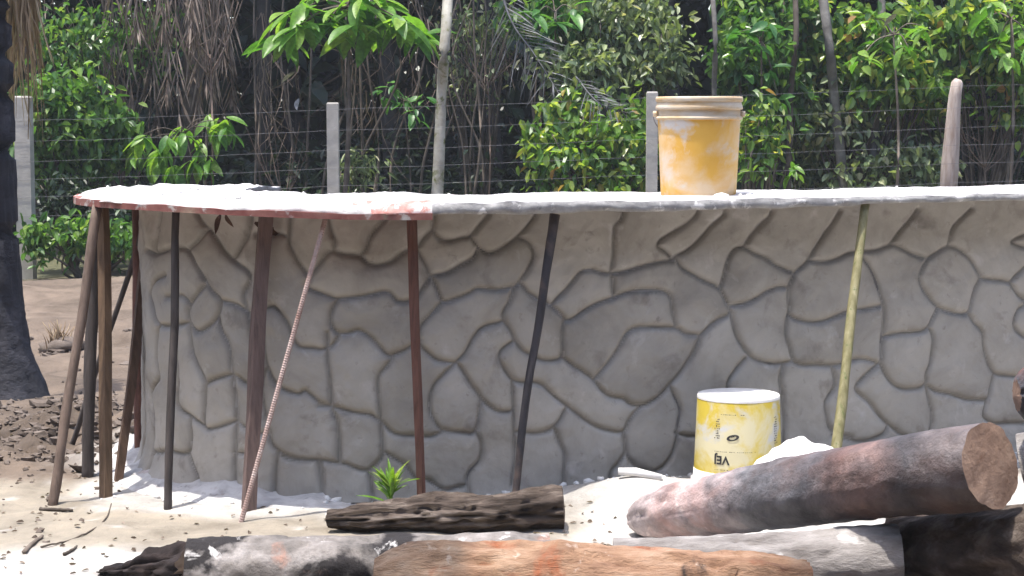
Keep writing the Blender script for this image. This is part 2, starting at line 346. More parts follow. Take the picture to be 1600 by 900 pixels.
# ------------------------------------------------------------------ counter wall: grooves traced in photo tiles of 300x240 px shown at 3.75x
T = {'A1': (220, 320), 'A2': (500, 320), 'A3': (780, 320), 'A4': (1040, 320), 'A5': (1300, 320), 'B1': (220, 550), 'B2': (500, 550), 'B3': (780, 550), 'B4': (1040, 550), 'B5': (1300, 520)}
GRV = """
A1 170,405 110,440 85,520 110,620 135,700 190,705 225,700 295,692
A1 135,700 120,800 115,900
A1 60,265 120,285 225,255 300,270 350,350 405,430 440,500 480,560 470,640 430,700 350,745 310,690 300,620 330,550 405,465
A1 120,285 130,190 150,40
A1 300,265 360,210 420,145 440,160 500,250 560,315 640,380 660,440 620,520 630,600 650,680 665,760 700,862
A1 420,145 380,90 350,30
A1 560,315 600,265 650,170 670,40
A1 170,540 225,530 260,525 300,560 310,600
A1 480,560 560,580 640,625 690,630 760,600 800,605 870,690 890,780 930,830 1000,840 1050,850 1110,830 1165,765
A1 300,690 310,780 320,860 360,965 390,1052
A1 470,640 490,740 530,830 540,900 545,992
A1 700,170 800,170 870,190 885,240 920,320 965,380 1000,420 980,470 1040,510 1140,545
A1 880,190 885,60
A1 870,190 880,200
A2 60,60 80,160 100,210 90,270
A2 -50,415 0,350 70,270 150,285 240,300 290,340 340,352 420,335 470,295 520,265 575,240 600,200 660,140
A2 400,60 380,95 310,180 275,260 245,295
A2 90,545 200,540 300,525 360,510 410,515 450,555 510,560 570,525 630,440 650,410
A2 110,550 80,600 70,680 95,740 160,755 230,740 290,770 340,830 400,880 450,865 530,825 590,790
A2 95,740 115,765
A2 668,60 660,150 700,200 760,210 840,190 880,180 930,120 970,75 990,40
A2 880,180 920,240 980,280 1050,265 1140,200 1250,80 1262,40
A2 920,240 900,300 820,360 740,400 655,410 620,360 575,270 560,240
A2 655,410 680,480 710,560 790,555 880,515 920,485 1000,490 1125,480 1160,450 1210,380 1245,300 1235,240 1190,205 1145,200
A2 710,560 650,640 595,710 580,780 610,840 680,902 770,922 800,912 850,862 910,760 960,710 1040,685 1075,680 1110,740 1130,790 1180,850 1240,880
A2 1130,790 1090,820 1050,862 1040,912 1080,972 1125,1022 1180,1037 1250,1037 1300,1052
A2 1075,680 1070,620 1100,560 1125,482
A3 110,455 160,510 240,555 300,590 370,655 400,668 460,640 540,590 620,550 720,520 820,495 930,500 985,530 1005,610 1025,705
A3 300,590 350,540 410,470 470,395 530,380 580,395 640,398 720,385 850,350 1010,325
A3 640,398 655,300 665,200 665,120 700,80 712,30
A3 640,398 650,450 660,540
A3 1010,325 960,275 915,240 940,195 1020,150 1090,110 1140,60 1150,30
A3 375,665 360,740 365,830 365,890 320,907 250,907 190,882
A3 360,880 370,892 430,937 500,982 550,1022 590,1082 640,1122 720,1132 770,1167 830,1177 900,1147 960,1102 1000,1052 1060,972 1120,882 1165,768
A3 550,1022 590,972 650,900 700,820 740,750 800,715 880,710 1025,712 1090,750 1165,768
A4 35,320 50,300 110,270 180,205 260,110 320,60 330,30
A4 50,310 90,370 160,410 240,455 300,490 330,540 360,590
A4 310,490 335,400 350,320 390,255 440,245 500,280 570,310 640,355 740,400
A4 440,245 490,170 560,90 590,65 605,30
A4 360,590 440,580 520,550 590,505 650,485 710,490
A4 740,400 715,470 710,540 720,610 700,690 695,770 715,840 740,912 800,937 880,942 970,944 1030,927 1095,905 1165,905 1245,930
A4 740,400 820,320 870,240 940,130 970,85 1000,30
A4 820,325 900,335 970,320 1040,285 1110,268 1215,260 1285,235 1325,235 1395,265 1465,300 1515,310
A4 715,640 750,665 830,685 910,680 990,650 1070,620 1145,610 1260,590
A4 360,590 385,680 410,760 460,850 500,892 560,917 640,932 700,927 740,912
A4 190,768 280,690 350,650 375,630
A5 315,235 380,150 440,80 475,30
A5 130,270 200,350 235,410 260,500 290,600 295,700 285,800 275,900 270,920 300,990 350,1050 410,1080 480,1075 545,1045 550,980 575,880 570,760 550,715
A5 540,310 510,370 495,430 520,500 570,560 620,600 700,630 780,630 800,590 820,500 850,430 820,370 780,310 720,260 660,240 600,270 540,310
A5 660,240 670,170 700,110 760,50 790,20
A5 290,772 400,750 500,745 550,715 580,650 605,600
A5 850,430 900,438 970,445 1020,455 1060,410 1140,335
A5 1020,455 1050,500 1090,540 1160,570
A5 1140,155 1030,210 1060,235 1150,270
A5 785,625 820,680 870,740 880,830 910,920 950,980 1000,1000 1070,1005 1150,990
A5 1125,560 1110,590 1070,620 1050,690 1080,740 1150,800
B5 545,295 600,335 690,355 770,380 850,390 910,385 920,330 940,260 950,230
B5 550,300 570,400 585,460 580,560 555,600 460,605
B5 905,390 890,480 960,525 1060,530 1150,530
B5 270,180 190,240 130,320 190,385 260,460 330,530 400,580 460,605
B5 0,600 60,615 130,630 210,625 300,590 330,530
B4 460,35 400,110 360,180 365,260 380,420
B4 685,75 665,150 670,200 690,300 695,450 690,640
B4 970,82 985,200 935,290 945,380 975,460 1100,500
B4 60,470 130,490 185,495 260,520
B3 1000,190 1040,280 1060,350 1050,420 1040,520 1000,620 940,680 880,700 800,670 750,610 735,540 720,470
B3 825,318 760,400 720,465 620,455 530,420 470,370 390,310 310,240 250,190
B3 390,330 350,400 290,450 200,470 90,465
B3 75,165 75,300 80,400 80,500 85,640 70,780
B3 320,450 350,530 380,600 375,700 370,860
B3 740,590 690,660 650,720 640,880
B3 900,700 915,790 920,880
B2 -10,310 70,320 200,350 290,365 345,405
B2 45,-110 45,0 65,150 70,320 95,400 115,520 110,635
B2 400,18 420,40 350,130 340,200 350,300 350,400
B2 350,400 400,450 460,480 550,485 640,490 700,465 720,450
B2 790,60 740,110 670,180 650,260 650,350 690,430 740,455 830,465 910,465 935,370 940,270 890,200 830,110 795,60
B2 940,270 990,320 1040,350 1110,345 1130,310
B2 915,465 945,530 935,630 880,690 860,760 875,880
B2 350,400 370,520 360,610 320,660 270,690 200,670 150,650 0,635 -130,630 -220,610
B2 365,580 440,630 500,670 560,740 640,750 720,800 860,780
B2 275,690 295,760 310,880
B2 0,640 15,870
B1 390,190 450,155 545,130 600,170 640,190 720,200
B1 545,130 560,250 565,370 555,400 440,440 380,430 385,300 388,190
B1 225,-30 235,100 230,300 300,370 380,430
B1 565,395 610,435 680,450
B1 300,370 305,500 290,590 190,580 95,585
B1 290,590 320,670 350,740 345,850
B1 565,400 560,600 545,860
B1 555,590 620,590
B1 730,-100 730,0 740,80 790,170 830,210 920,245 960,225 1040,290 1120,320
B1 735,100 715,200 720,280 740,420 760,485 780,550 850,600 980,630 1120,640
B1 760,485 700,475
B1 810,585 790,700 780,880
B1 1030,640 1050,760 1070,880
B1 115,30 120,150 85,230 95,400 95,640 80,800
B1 50,-10 45,200 50,420 40,620
"""
segs = []
front = slice(0, isil + 1)
PX = wpx[front][::-1]; SS = ws[front][::-1]; YY = wallp[front, 1][::-1]
for ln in GRV.strip().splitlines():
    w_ = ln.split(); ox, oy = T[w_[0]]
    P = np.array([[float(q) for q in t.split(',')] for t in w_[1:]]) / 3.75 + (ox, oy)
    if len(P) > 2: P = curve(np.c_[P, np.zeros(len(P))], 3)[:, :2]
    s_ = np.interp(P[:, 0], PX, SS); Y_ = np.interp(P[:, 0], PX, YY); _, b_, c_ = ray(P[:, 0], P[:, 1])
    z_ = CAMZ + c_ * Y_ / b_
    for q in range(len(P) - 1): segs.append((s_[q], z_[q], s_[q + 1], z_[q + 1]))
zz = np.linspace(0, ZT, 160); ns, nz = len(ws), len(zz)
SG, ZG = np.meshgrid(ws, zz, indexing='ij')
# hand-drawn wobble
SW = SG + .004 * vnoise(SG * 14, ZG * 14, 0, 31); ZW = ZG + .004 * vnoise(SG * 14, ZG * 14, 0, 32)
D = np.full(SG.shape, .12); ds = ws[1]; dz = zz[1]
for (a, b, c, d) in segs:
    m = .12
    i0 = max(int((min(a, c) - m) / ds), 0); i1 = min(int((max(a, c) + m) / ds) + 2, ns); j0 = max(int((min(b, d) - m) / dz), 0); j1 = min(int((max(b, d) + m) / dz) + 2, nz)
    if i0 >= i1 or j0 >= j1: continue
    x = SW[i0:i1, j0:j1] - a; y = ZW[i0:i1, j0:j1] - b; ex, ey = c - a, d - b; t = np.clip((x * ex + y * ey) / (ex * ex + ey * ey + 1e-12), 0, 1)
    D[i0:i1, j0:j1] = np.minimum(D[i0:i1, j0:j1], np.hypot(x - t * ex, y - t * ey))
# the wall goes on outside the picture: loose stones there
s_right = float(np.interp(1612, PX, SS)); s_left = ws[isil] + .02
def loose(s0, s1):
    m = (ws >= s0) & (ws <= s1); k = int((s1 - s0) * ZT / .038); sd = np.c_[rng.uniform(s0 - .1, s1 + .1, k), rng.uniform(-.1, ZT + .1, k)]
    x = SG[m]; y = ZG[m]; d = np.sort(np.stack([np.hypot((x - p[0]) * .85, y - p[1]) for p in sd], -1), axis=-1)
    D[m] = np.minimum((d[..., 1] - d[..., 0]) * .5, .12)
loose(0, s_right); loose(s_left, ws[-1])
H = .014 * (1 - np.exp(-(D / .0092) ** 2)) + .012 * (1 - np.exp(-D / .04)) + .0045 * fbm(SG * 8, ZG * 8, 0, 4, 41) + .0016 * fbm(SG * 30, ZG * 30, 0, 2, 42) + .006 * vnoise(SG * 2.5, ZG * 3, 0, 45)
H[:, :] += (.05 * np.exp(-ZG / .035) + .02 * np.exp(-ZG / .15)) * sm(ws[isil] - .75, ws[isil] - .1, SG) + .012 * np.exp(-ZG / .03)
lab = np.zeros(SG.shape, int); ok = D > .0085; n = 0
stack = []
for i0, j0 in zip(*np.nonzero(ok)):
    if lab[i0, j0]: continue
    n += 1; lab[i0, j0] = n; stack = [(i0, j0)]
    while stack:
        i, j = stack.pop()
        for a, b in ((i + 1, j), (i - 1, j), (i, j + 1), (i, j - 1)):
            if 0 <= a < ns and 0 <= b < nz and ok[a, b] and not lab[a, b]: lab[a, b] = n; stack.append((a, b))
PV = np.stack([wallp[:, 0][:, None] + wn[:, 0][:, None] * H, wallp[:, 1][:, None] + wn[:, 1][:, None] * H, ZG - .0 * H], -1)
Ts = np.gradient(PV, axis=0); Tz = np.gradient(PV, axis=1); NV = np.cross(Tz, Ts); NV /= np.linalg.norm(NV, axis=-1)[..., None]
if NV[len(ws) // 3, 50, 1] > 0: NV = -NV
gf = grid_faces(ns, nz)[:, ::-1]
dl = D.ravel()[gf]; fl = lab.ravel()[gf[np.arange(len(gf)), dl.argmax(1)]]
PVf = PV.reshape(-1, 3); NVf = NV.reshape(-1, 3)
groove_shade = (1 - .32 * np.exp(-(D / .0068) ** 2) - .06 * np.exp(-(D / .022) ** 2)).ravel(); groove_rgba = np.stack([groove_shade, groove_shade * .985, groove_shade * .97, np.ones_like(groove_shade)], 1)  # soft shadow of the grooves painted as a darker tone around them
counter = empty('bar_counter', (-.3, 6.9, 0), 'curved grey concrete bar counter with carved stone pattern and overhanging slab top', 'counter')
cnt = np.bincount(fl, minlength=n + 1); core = np.isin(fl, np.nonzero(cnt < 60)[0]) | (fl == 0)
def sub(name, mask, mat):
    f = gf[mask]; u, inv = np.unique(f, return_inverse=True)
    return obj(name, PVf[u], inv.reshape(f.shape), mat, counter, normals=NVf[u], attr=groove_rgba[u])
sub('carved_groove', core, m_stone)
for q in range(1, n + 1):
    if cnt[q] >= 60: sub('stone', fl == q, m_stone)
print('stones', int((cnt[1:] >= 60).sum()))
# body behind the carved face
bp, _ = resample(wallp, .08); bn = outn(bp); I_ = bp + bn * -.004; O_ = bp - bn * .15; k = len(bp)
V = np.vstack([np.c_[I_, np.zeros(k)], np.c_[I_, np.full(k, ZT)], np.c_[O_, np.full(k, ZT)], np.c_[O_, np.zeros(k) - .02]]); Fs = []
for i in range(k - 1):
    for r in range(3): Fs.append((r * k + i, r * k + i + 1, (r + 1) * k + i + 1, (r + 1) * k + i))
Fs += [(0, k, 2 * k, 3 * k), (k - 1, 2 * k - 1, 3 * k - 1, 4 * k - 1)]
obj('wall_core', V, Fs, m_joint, counter, smooth=False)

# ------------------------------------------------------------------ slab
sp, ss_ = resample(edge, .016); sn = outn(sp); ks = len(sp)
spx = 800 + F * sp[:, 0] / sp[:, 1]
isl = int(np.argmin(spx))
leftness = sm(720, 640, spx); leftness[isl:] = 1.0
ex_ = .010 * fbm(ss_ * 5, ss_ * 0 + 3.3, 0, 4, 51) + .012 * leftness * fbm(ss_ * 16, 1.1, 0, 3, 52)
nw = 26; wv = np.linspace(0, .62, nw)
top = np.zeros((ks, nw, 3))
for j in range(nw):
    o = ex_ * max(0, 1 - wv[j] / .1) - wv[j] - .055 * leftness * max(0, 1 - wv[j] / .3)
    top[:, j, :2] = sp + sn * o[:, None]
tz = ZS + (.004 + .005 * leftness)[:, None] * (.7 + fbm(top[..., 0] * 11, top[..., 1] * 11, 0, 4, 53)) + .003 * (leftness[:, None]) * np.exp(-((wv - .18) / .16) ** 2)[None] * (1 + fbm(top[..., 0] * 4, top[..., 1] * 4, 0, 3, 54))
tz[:, 0] -= .006; top[..., 2] = tz
obj_top = (top.reshape(-1, 3), [tuple(f) for f in grid_faces(ks, nw)])
dzs = .028 * sm(600, 150, spx); dzs[isl:] = .028; dzs = dzs + .014 * sm(900, 1600, spx)
zb = 1.039 + dzs + .004 * fbm(ss_ * 7, 9.1, 0, 3, 55)
tz = tz + .12 * dzs[:, None]; top[..., 2] = tz; obj_top = (top.reshape(-1, 3), obj_top[1])
rows = []
for t, bul in ((0, 0), (.25, .006), (.55, .009), (.85, .005), (1, 0)):
    zrow = tz[:, 0] * (1 - t) + zb * t
    o = ex_ + bul - .055 * leftness * (1 - t) ** 1.3 + .006 * fbm(ss_ * 22, t * 3.1 + 5, 0, 3, 56)
    rows.append(np.c_[sp + sn * o[:, None], zrow])
rows[0] = top[:, 0, :]
rows.append(np.c_[sp - sn * .62, zb]); rows.append(top[:, -1, :])
R = np.stack(rows, 1); ef = grid_faces(ks, len(rows))[:, ::-1]
slab = empty('counter_slab', (-.3, 6.5, ZT), None, None); slab.parent = counter; slab.location = (0, 0, ZT)
bpy.data.objects.remove(slab)
so_ = obj('counter_top', obj_top[0], obj_top[1], m_slabtop, counter)
fc = np.repeat(np.arange(ks - 1), len(rows) - 1); band = np.tile(np.arange(len(rows) - 1), ks - 1)
capf = [tuple(range(len(rows))), tuple(len(rows) + q for q in range(len(rows)))[::-1]]; obj('end_face', np.vstack([R[0], R[-1]]), capf, m_slab, so_, smooth=False)
def edgepart(mask, mat, name):
    f = ef[mask]; u, inv = np.unique(f, return_inverse=True); return obj(name, R.reshape(-1, 3)[u], inv.reshape(f.shape), mat, so_)
lf = leftness[fc] > .5; st = lf & (spx[fc] + 60 * vnoise(fc * .35, band * 1.3, 0, 88) + 30 * vnoise(fc * 1.3, band * 2.3, 0, 89) > 590) & (fc < isl)
edgepart(~lf, m_slab, 'slab_edge'); edgepart(st, m_clay, 'stained_edge'); edgepart(lf & ~st, m_slabtop, 'rough_edge')
# formwork sheet under the fresh end
fi = np.nonzero(leftness > .5)[0]; fi = fi[fi > np.argmin(np.abs(spx[:isl] - 700))]
k = len(fi); fo = .014 + .004 * vnoise(ss_[fi] * 2.2, .4, 0, 58); O_ = sp[fi] + sn[fi] * fo[:, None]; I_ = sp[fi] - sn[fi] * .235
zt = zb[fi] + .004; zl = 1.020 + dzs[fi] + .003 * vnoise(ss_[fi] * 1.7, 4.4, 0, 59)
V = np.vstack([np.c_[O_, zt], np.c_[O_, zl], np.c_[I_, zl], np.c_[I_, zt]]); Fs = []
for i in range(k - 1):
    for r in range(4): Fs.append((r * k + i, r * k + i + 1, ((r + 1) % 4) * k + i + 1, ((r + 1) % 4) * k + i))
Fs += [(0, k, 2 * k, 3 * k), (k - 1, 4 * k - 1, 3 * k - 1, 2 * k - 1)]
tag(obj('formwork_board', V, Fs, m_form, smooth=False), 'thin red formwork board under the rounded end of the counter slab', 'board')

# ------------------------------------------------------------------ props
def pole(name, top_, bot, r0, r1, mat, label, cat, n=8, sx=1.0, rough=.11, bend=.0, seed=0, ztop=1.032, parent=None):
    if top_[0] < 300 or top_[0] > 1300: ztop += .020
    a = np.array([pxX(top_[0], top_[1]), top_[1], ztop]); b = G(*bot); b[2] -= .03
    t = np.linspace(0, 1, 22)[:, None]; P = a * (1 - t) + b * t
    P[:, 0] += bend * np.sin(PI * t[:, 0]) + .008 * vnoise(t[:, 0] * 3 + seed, seed, 0, seed + 60) * np.sin(PI * t[:, 0]); P[:, 1] += .006 * vnoise(t[:, 0] * 4 + seed, seed, 0, seed + 80) * np.sin(PI * t[:, 0])
    V, Fs = tube(P, np.linspace(r0, r1, 22), n, rough, seed, True, sx, 9)
    return tag(obj(name, V, Fs, mat, smooth=n > 4), label, cat, 'props holding up the counter slab')
pole('wooden_prop', (152, 6.62), (80, 790), .019, .017, m_w_grey, 'grey brown round pole leaning out from the slab tip, feet farthest from the wall', 'prop', seed=1)
pole('wooden_prop', (154, 6.95), (136, 745), .020, .024, m_w_dark, 'dark blackish pole standing just behind the upright tan prop', 'prop', seed=2)
pole('wooden_prop', (160, 6.72), (165, 777), .024, .024, m_w_tan, 'upright tan brown square timber prop under the slab tip', 'prop', n=4, seed=3, rough=.03)
pole('wooden_prop', (238, 7.1), (183, 752), .030, .024, m_w_lath, 'slanting notched brown lath prop beside the rounded wall end', 'prop', n=4, sx=.8, seed=4, rough=.1)
pole('wooden_prop', (214, 7.45), (218, 716), .022, .018, m_w_red, 'reddish brown upright prop close behind the rounded wall end', 'prop', seed=5)
pole('wooden_prop', (241, 7.35), (108, 697), .012, .011, m_w_dark, 'thin dark stick slanting steeply low behind the other props', 'prop', n=6, seed=6)
pole('wooden_prop', (275, 6.47), (262, 796), .0145, .0155, m_w_dark, 'thin dark upright pole before the rounded end of the carved wall', 'prop', seed=7)
pole('wooden_board_prop', (416, 6.42), (388, 797), .032, .029, m_w_board, 'wide flat purplish brown board propped against the slab beside the rebar', 'prop', n=4, sx=1.0, seed=8, rough=.02)
pole('wooden_prop', (643, 6.40), (659, 796), .019, .0155, m_w_red, 'reddish brown square prop above the small green sprout', 'prop', n=4, seed=9, rough=.03)
pole('wooden_prop', (867, 6.40), (801, 796), .0165, .013, m_w_lead, 'slanting charred dark pole ending behind the rough bark slab', 'prop', seed=10, bend=-.006)
pole('bamboo_prop', (1352, 6.80), (1294, 790), .0165, .021, m_bamboo, 'yellow green bamboo pole rising behind the big charred log', 'prop', seed=11)
# rebar with ribs
a = np.array([pxX(508, 6.25), 6.25, 1.02]); b = G(374, 816); b[2] -= .02; t = np.linspace(0, 1, 260)[:, None]
V, Fs = tube(a * (1 - t) + b * t, .0085 + .0014 * (np.arange(260) % 2), 8, 0)
tag(obj('rebar_prop', V, Fs, m_rebar, smooth=False), 'ribbed steel rebar leaning diagonally from the slab edge to the ground', 'rebar', 'props holding up the counter slab')

# ------------------------------------------------------------------ buckets
def text_mesh(body, size):
    cu = bpy.data.curves.new('txt', 'FONT'); cu.body = body; cu.size = size; cu.align_x = 'CENTER'; cu.align_y = 'CENTER'; cu.resolution_u = 4; cu.offset = .0012
    o = bpy.data.objects.new('txt', cu); C.objects.link(o); dg = bpy.context.evaluated_depsgraph_get(); me = bpy.data.meshes.new_from_object(o.evaluated_get(dg))
    V = np.array([v.co[:] for v in me.vertices]); Fs = [tuple(p.vertices) for p in me.polygons]
    bpy.data.objects.remove(o); bpy.data.meshes.remove(me); return V, Fs
m_yel = M('worn_orange_plastic', [(0.3, (.70, .36, .05)), (0.6, (.78, .46, .09)), (0.8, (.80, .54, .18))], 4, 0.5, 0.1, 30,
          layers=[((.76, .58, .38), 5, .42, .64), ((.68, .62, .56), 8, .52, .66)], spec=.4)
m_yel2 = M('worn_yellow_plastic', [(0.3, (.58, .43, .04)), (0.6, (.64, .50, .07)), (0.8, (.66, .56, .16))], 5, 0.5, 0.1, 30,
           layers=[((.68, .62, .40), 5, .47, .60), ((.58, .58, .56), 7, .54, .63)], spec=.4)
m_lid = M('dusty_bucket_rim', [(0.3, (.52, .34, .15)), (0.55, (.62, .51, .37)), (0.8, (.70, .66, .60))], 9, 0.7, 0.2, 40, stretch=(1, 1, 3))
m_white = M('cement_white_base', [(0.3, (.66, .64, .62)), (0.7, (.78, .77, .75))], 8, 0.8, 0.3, 40)
m_ink = M('faded_black_print', [(0.35, (.025, .025, .03)), (0.6, (.07, .065, .06)), (0.8, (.3, .25, .12))], 60, 0.7, 0)
# upright bucket on the slab
bx, by = pxX(1091, 6.86), 6.86; bz = ZS - .004; b1 = empty('upright_bucket', (bx, by, bz), 'orange yellow plastic bucket with dusty rim rings standing on the counter slab', 'bucket')
c0 = (bx, by, bz)
V, Fs = lathe([(.0, .012), (.132, .012), (.136, .0), (.140, .004), (.1415, .02), (.154, .285), (.152, .33), (.148, .33), (.138, .03), (.0, .025)], 56, c0); obj('body', V, Fs, m_yel, b1)
V, Fs = lathe([(.153, .352), (.160, .352), (.1625, .356), (.1625, .366), (.160, .371), (.151, .371), (.149, .33), (.153, .33)], 56, c0); obj('rim', V, Fs, m_lid, b1)
V, Fs = lathe([(.153, .323), (.161, .324), (.1625, .329), (.1615, .334), (.156, .3535)], 56, c0); obj('rim_ring', V, Fs, m_lid, b1)
V, Fs = lathe([(.153, .286), (.161, .287), (.1625, .292), (.160, .297), (.1535, .299), (.1535, .324)], 56, c0); obj('rim_ring', V, Fs, m_lid, b1)
for sg in (1, -1):
    V, Fs = tube([(bx + sg * .155, by, bz + .307), (bx + sg * .172, by, bz + .307)], [.013, .011], 10); obj('handle_ear', V, Fs, m_lid, b1)
hp = np.array([(bx + .168 * math.cos(t), by + .03 + .17 * math.sin(t), bz + .31 - .10 * math.sin(t)) for t in np.linspace(0, PI, 24)])
V, Fs = tube(hp, .0022, 6); obj('wire_handle', V, Fs, m_wire, b1)
# upside-down bucket on the ground
bx, by = pxX(1157, 6.5), 6.50; bz = gz(bx, by) - .004; b2 = empty('overturned_bucket', (bx, by, bz), 'yellow plastic bucket with black print standing upside down by the wall', 'bucket')
c0 = (bx, by, bz); HB = .312
V, Fs = lathe([(.157, .045), (.1475, HB - .006), (.1455, HB), (.141, HB + .001), (.139, HB - .008)], 56, c0); obj('body', V, Fs, m_yel2, b2)
V, Fs = lathe([(.1484, HB - .012), (.1476, HB - .003), (.1455, HB + .0015), (.141, HB + .002), (.07, HB - .001), (.001, HB)], 56, c0); obj('base', V, Fs, m_white, b2)
V, Fs = lathe([(.150, .0), (.166, .0), (.169, .005), (.168, .014), (.160, .018), (.159, .046), (.156, .047)], 56, c0); obj('rim', V, Fs, m_white, b2)
cyaw = math.atan2(-by, -bx)      # towards the viewer's side of the bucket
def wrap(V, ang, z):             # local x to the right along the shell, y up
    V = np.asarray(V); R_ = .157 - .0095 * (z + V[:, 1] - .045) / (HB - .045) + .0012
    th = -PI / 2 + ang + V[:, 0] / .152; return np.c_[bx + R_ * np.cos(th), by + R_ * np.sin(th), bz + z + V[:, 1]]
lab_ = obj('print', *(lambda t: (wrap(np.c_[-t[0][:, 0], -t[0][:, 1]], -.50, .098), t[1]))(text_mesh('VEJ', .042)), m_ink, b2)
def marks(ang, z, w_, h, n, rows_, vert=False):
    V = []; Fs = []
    for r in range(rows_):
        for q in range(n):
            if rng.random() < .3: continue
            x0 = (q / n - .5) * w_; y0 = (r / max(rows_, 1) - .5) * h; dx = w_ / n * rng.uniform(.4, .9); dy = h / rows_ * rng.uniform(.25, .6)
            k = len(V); V += [(x0, y0, 0), (x0 + dx, y0, 0), (x0 + dx, y0 + dy, 0), (x0, y0 + dy, 0)]; Fs.append((k, k + 1, k + 2, k + 3))
    return obj('print', wrap(np.array(V), ang, z), Fs, m_ink, b2)
marks(-.10, .063, .17, .004, 34, 1); marks(-.18, .128, .15, .004, 22, 1); marks(-.30, .26, .10, .004, 14, 1); marks(-.62, .21, .022, .075, 4, 9); marks(.93, .20, .02, .10, 4, 12)
e = [(.022 * math.cos(t) , .011 * math.sin(t) + .004 * math.cos(t), 0) for t in np.linspace(0, 2 * PI, 20, endpoint=False)]; e2 = [(.012 * x / .022, .6 * y, 0) for x, y, _ in e]
k = len(e); obj('emblem', wrap(np.array(e + e2), -.24, .178), [(i, (i + 1) % k, k + (i + 1) % k, k + i) for i in range(k)] + [(k + 1, k + 4, k + 6, k + 9)], m_ink, b2)
V, Fs = lump((pxX(1128, 6.66), 6.66, ZS + .004), .03, 5, 10, 6, .3, (1, .7, .35)); tag(obj('mortar_lump', V, Fs, m_white), 'small white lump of mortar at the foot of the orange bucket', 'mortar')

# ------------------------------------------------------------------ logs
def log(name, p0, p1, r0, r1, mat, endmat, label, seed=0, n=26, m=40, rough=.07, bow=0.0, cat='log', sq=1.0, e0=True, e1=True, fq=5.0, profile=None, fine=.006, tint=((0, (1, 1, 1)), (1, (1, 1, 1)))):
    t = np.linspace(0, 1, m)[:, None]; P = np.asarray(p0) * (1 - t) + np.asarray(p1) * t; P[:, 2] += bow * np.sin(PI * t[:, 0])
    r = np.linspace(r0, r1, m)
    if profile is not None: r = r * np.interp(t[:, 0], *profile)
    n = max(n, 48); m0 = m; m = max(m, 120); t = np.linspace(0, 1, m)[:, None]; P = np.asarray(p0) * (1 - t) + np.asarray(p1) * t; P[:, 2] += bow * np.sin(PI * t[:, 0]); P[:, 1] += .012 * vnoise(t[:, 0] * 3, seed, 0, seed); r = np.interp(t[:, 0], np.linspace(0, 1, m0), r)
    V, Fs = tube(P, r, n, rough, seed, False, 1.0, fq, fine)
    tt = np.clip(np.repeat(t[:, 0], n) + .10 * fbm(V[:, 0] * 6, V[:, 1] * 6, V[:, 2] * 6, 4, seed), 0, 1); TA = np.stack([np.interp(tt, [q[0] for q in tint], [q[1][c] for q in tint]) for c in range(3)] + [np.ones(len(tt))], 1)
    if sq != 1.0: V[:, 2] = (V[:, 2] - np.repeat(P[:, 2], n)) * sq + np.repeat(P[:, 2], n)
    base = empty(name, ((p0[0] + p1[0]) / 2, (p0[1] + p1[1]) / 2, V[:, 2].min()), label, cat, 'burnt logs lying in front of the counter')
    obj('bark', V, Fs, mat, base, attr=TA)
    for flag, idx, k in ((e0, 0, 0), (e1, m - 1, 1)):
        if not flag: continue
        ring = V[idx * n:(idx + 1) * n]; c = ring.mean(0); ax = (P[-1] - P[0]) / np.linalg.norm(P[-1] - P[0]) * (1 if k else -1)
        VV = [ring]; rings = 5
        for q in range(1, rings): 
            f = 1 - q / rings; VV.append(c + (ring - c) * f + ax * (.006 * (1 - f) + .003 * fbm((c + (ring - c) * f)[:, :1] * 22, (c + (ring - c) * f)[:, 1:2] * 22, (c + (ring - c) * f)[:, 2:] * 22, 3, seed)))
        VV.append((c + ax * .006)[None]); VV = np.vstack(VV); FF = []
        for q in range(rings - 1):
            for j in range(n): FF.append((q * n + j, q * n + (j + 1) % n, (q + 1) * n + (j + 1) % n, (q + 1) * n + j))
        for j in range(n): FF.append(((rings - 1) * n + j, (rings - 1) * n + (j + 1) % n, rings * n))
        obj('cut_end', VV, FF if k else [f[::-1] for f in FF], endmat, base)
    return base
log('ashy_log', at(298, 905, 5.0), at(860, 890, 5.02), .118, .105, m_ashlog, m_endgrey, 'grey charred log with white ash patches, its cut end by the dark hollow', seed=3, bow=.0, rough=.13, n=36, m=70)
log('peeled_log', at(585, 915, 4.84), at(1262, 925, 4.86), .122, .105, m_orange, m_endgrey, 'sunlit orange brown log with peeling bark in front of the other logs', seed=8, rough=.13, n=36, m=70, profile=([0, .04, .12, .24, .3, .9, 1], [.6, .8, .88, .95, 1.06, 1, .8]), fine=.009, tint=((0, (.35, .36, .4)), (.12, (.5, .5, .52)), (.2, (.95, .85, .8)), (.3, (1.15, 1.1, 1.05)), (.6, (1.1, 1.0, .95)), (.85, (1, .9, .85)), (1, (.4, .38, .38))))
log('grey_log', at(960, 893, 5.22), at(1405, 882, 5.16), .095, .118, m_grey, m_endgrey, 'pale weathered grey log lying beneath the big charred log', seed=12, rough=.09, n=34, m=60)
log('charred_log', at(992, 812, 5.95), at(1548, 727, 4.92), .086, .122, m_char2, m_endgrain, 'big tilted charred log with its sawn reddish end raised', seed=17, rough=.06, n=40, m=80, bow=.012, profile=([0, .04, .12, .3, 1], [.45, .8, 1.0, 1.04, 1.0]), fine=.004, tint=((0, (2.6, 2.25, 2.1)), (.22, (2.0, 1.65, 1.55)), (.36, (.62, .62, .64)), (.55, (.42, .42, .45)), (.70, (.75, .48, .40)), (.82, (.30, .28, .29)), (1, (.6, .5, .46))))
log('bark_slab', at(512, 812, 5.95), at(880, 797, 5.95), .055, .068, m_bark, m_endgrey, 'short rough slab of dark bark lying before the wall by the sprout', seed=23, rough=.30, sq=.85, fq=7, fine=.014, n=36, m=90, profile=([0, .1, .4, 1], [.5, .85, 1, 1]))
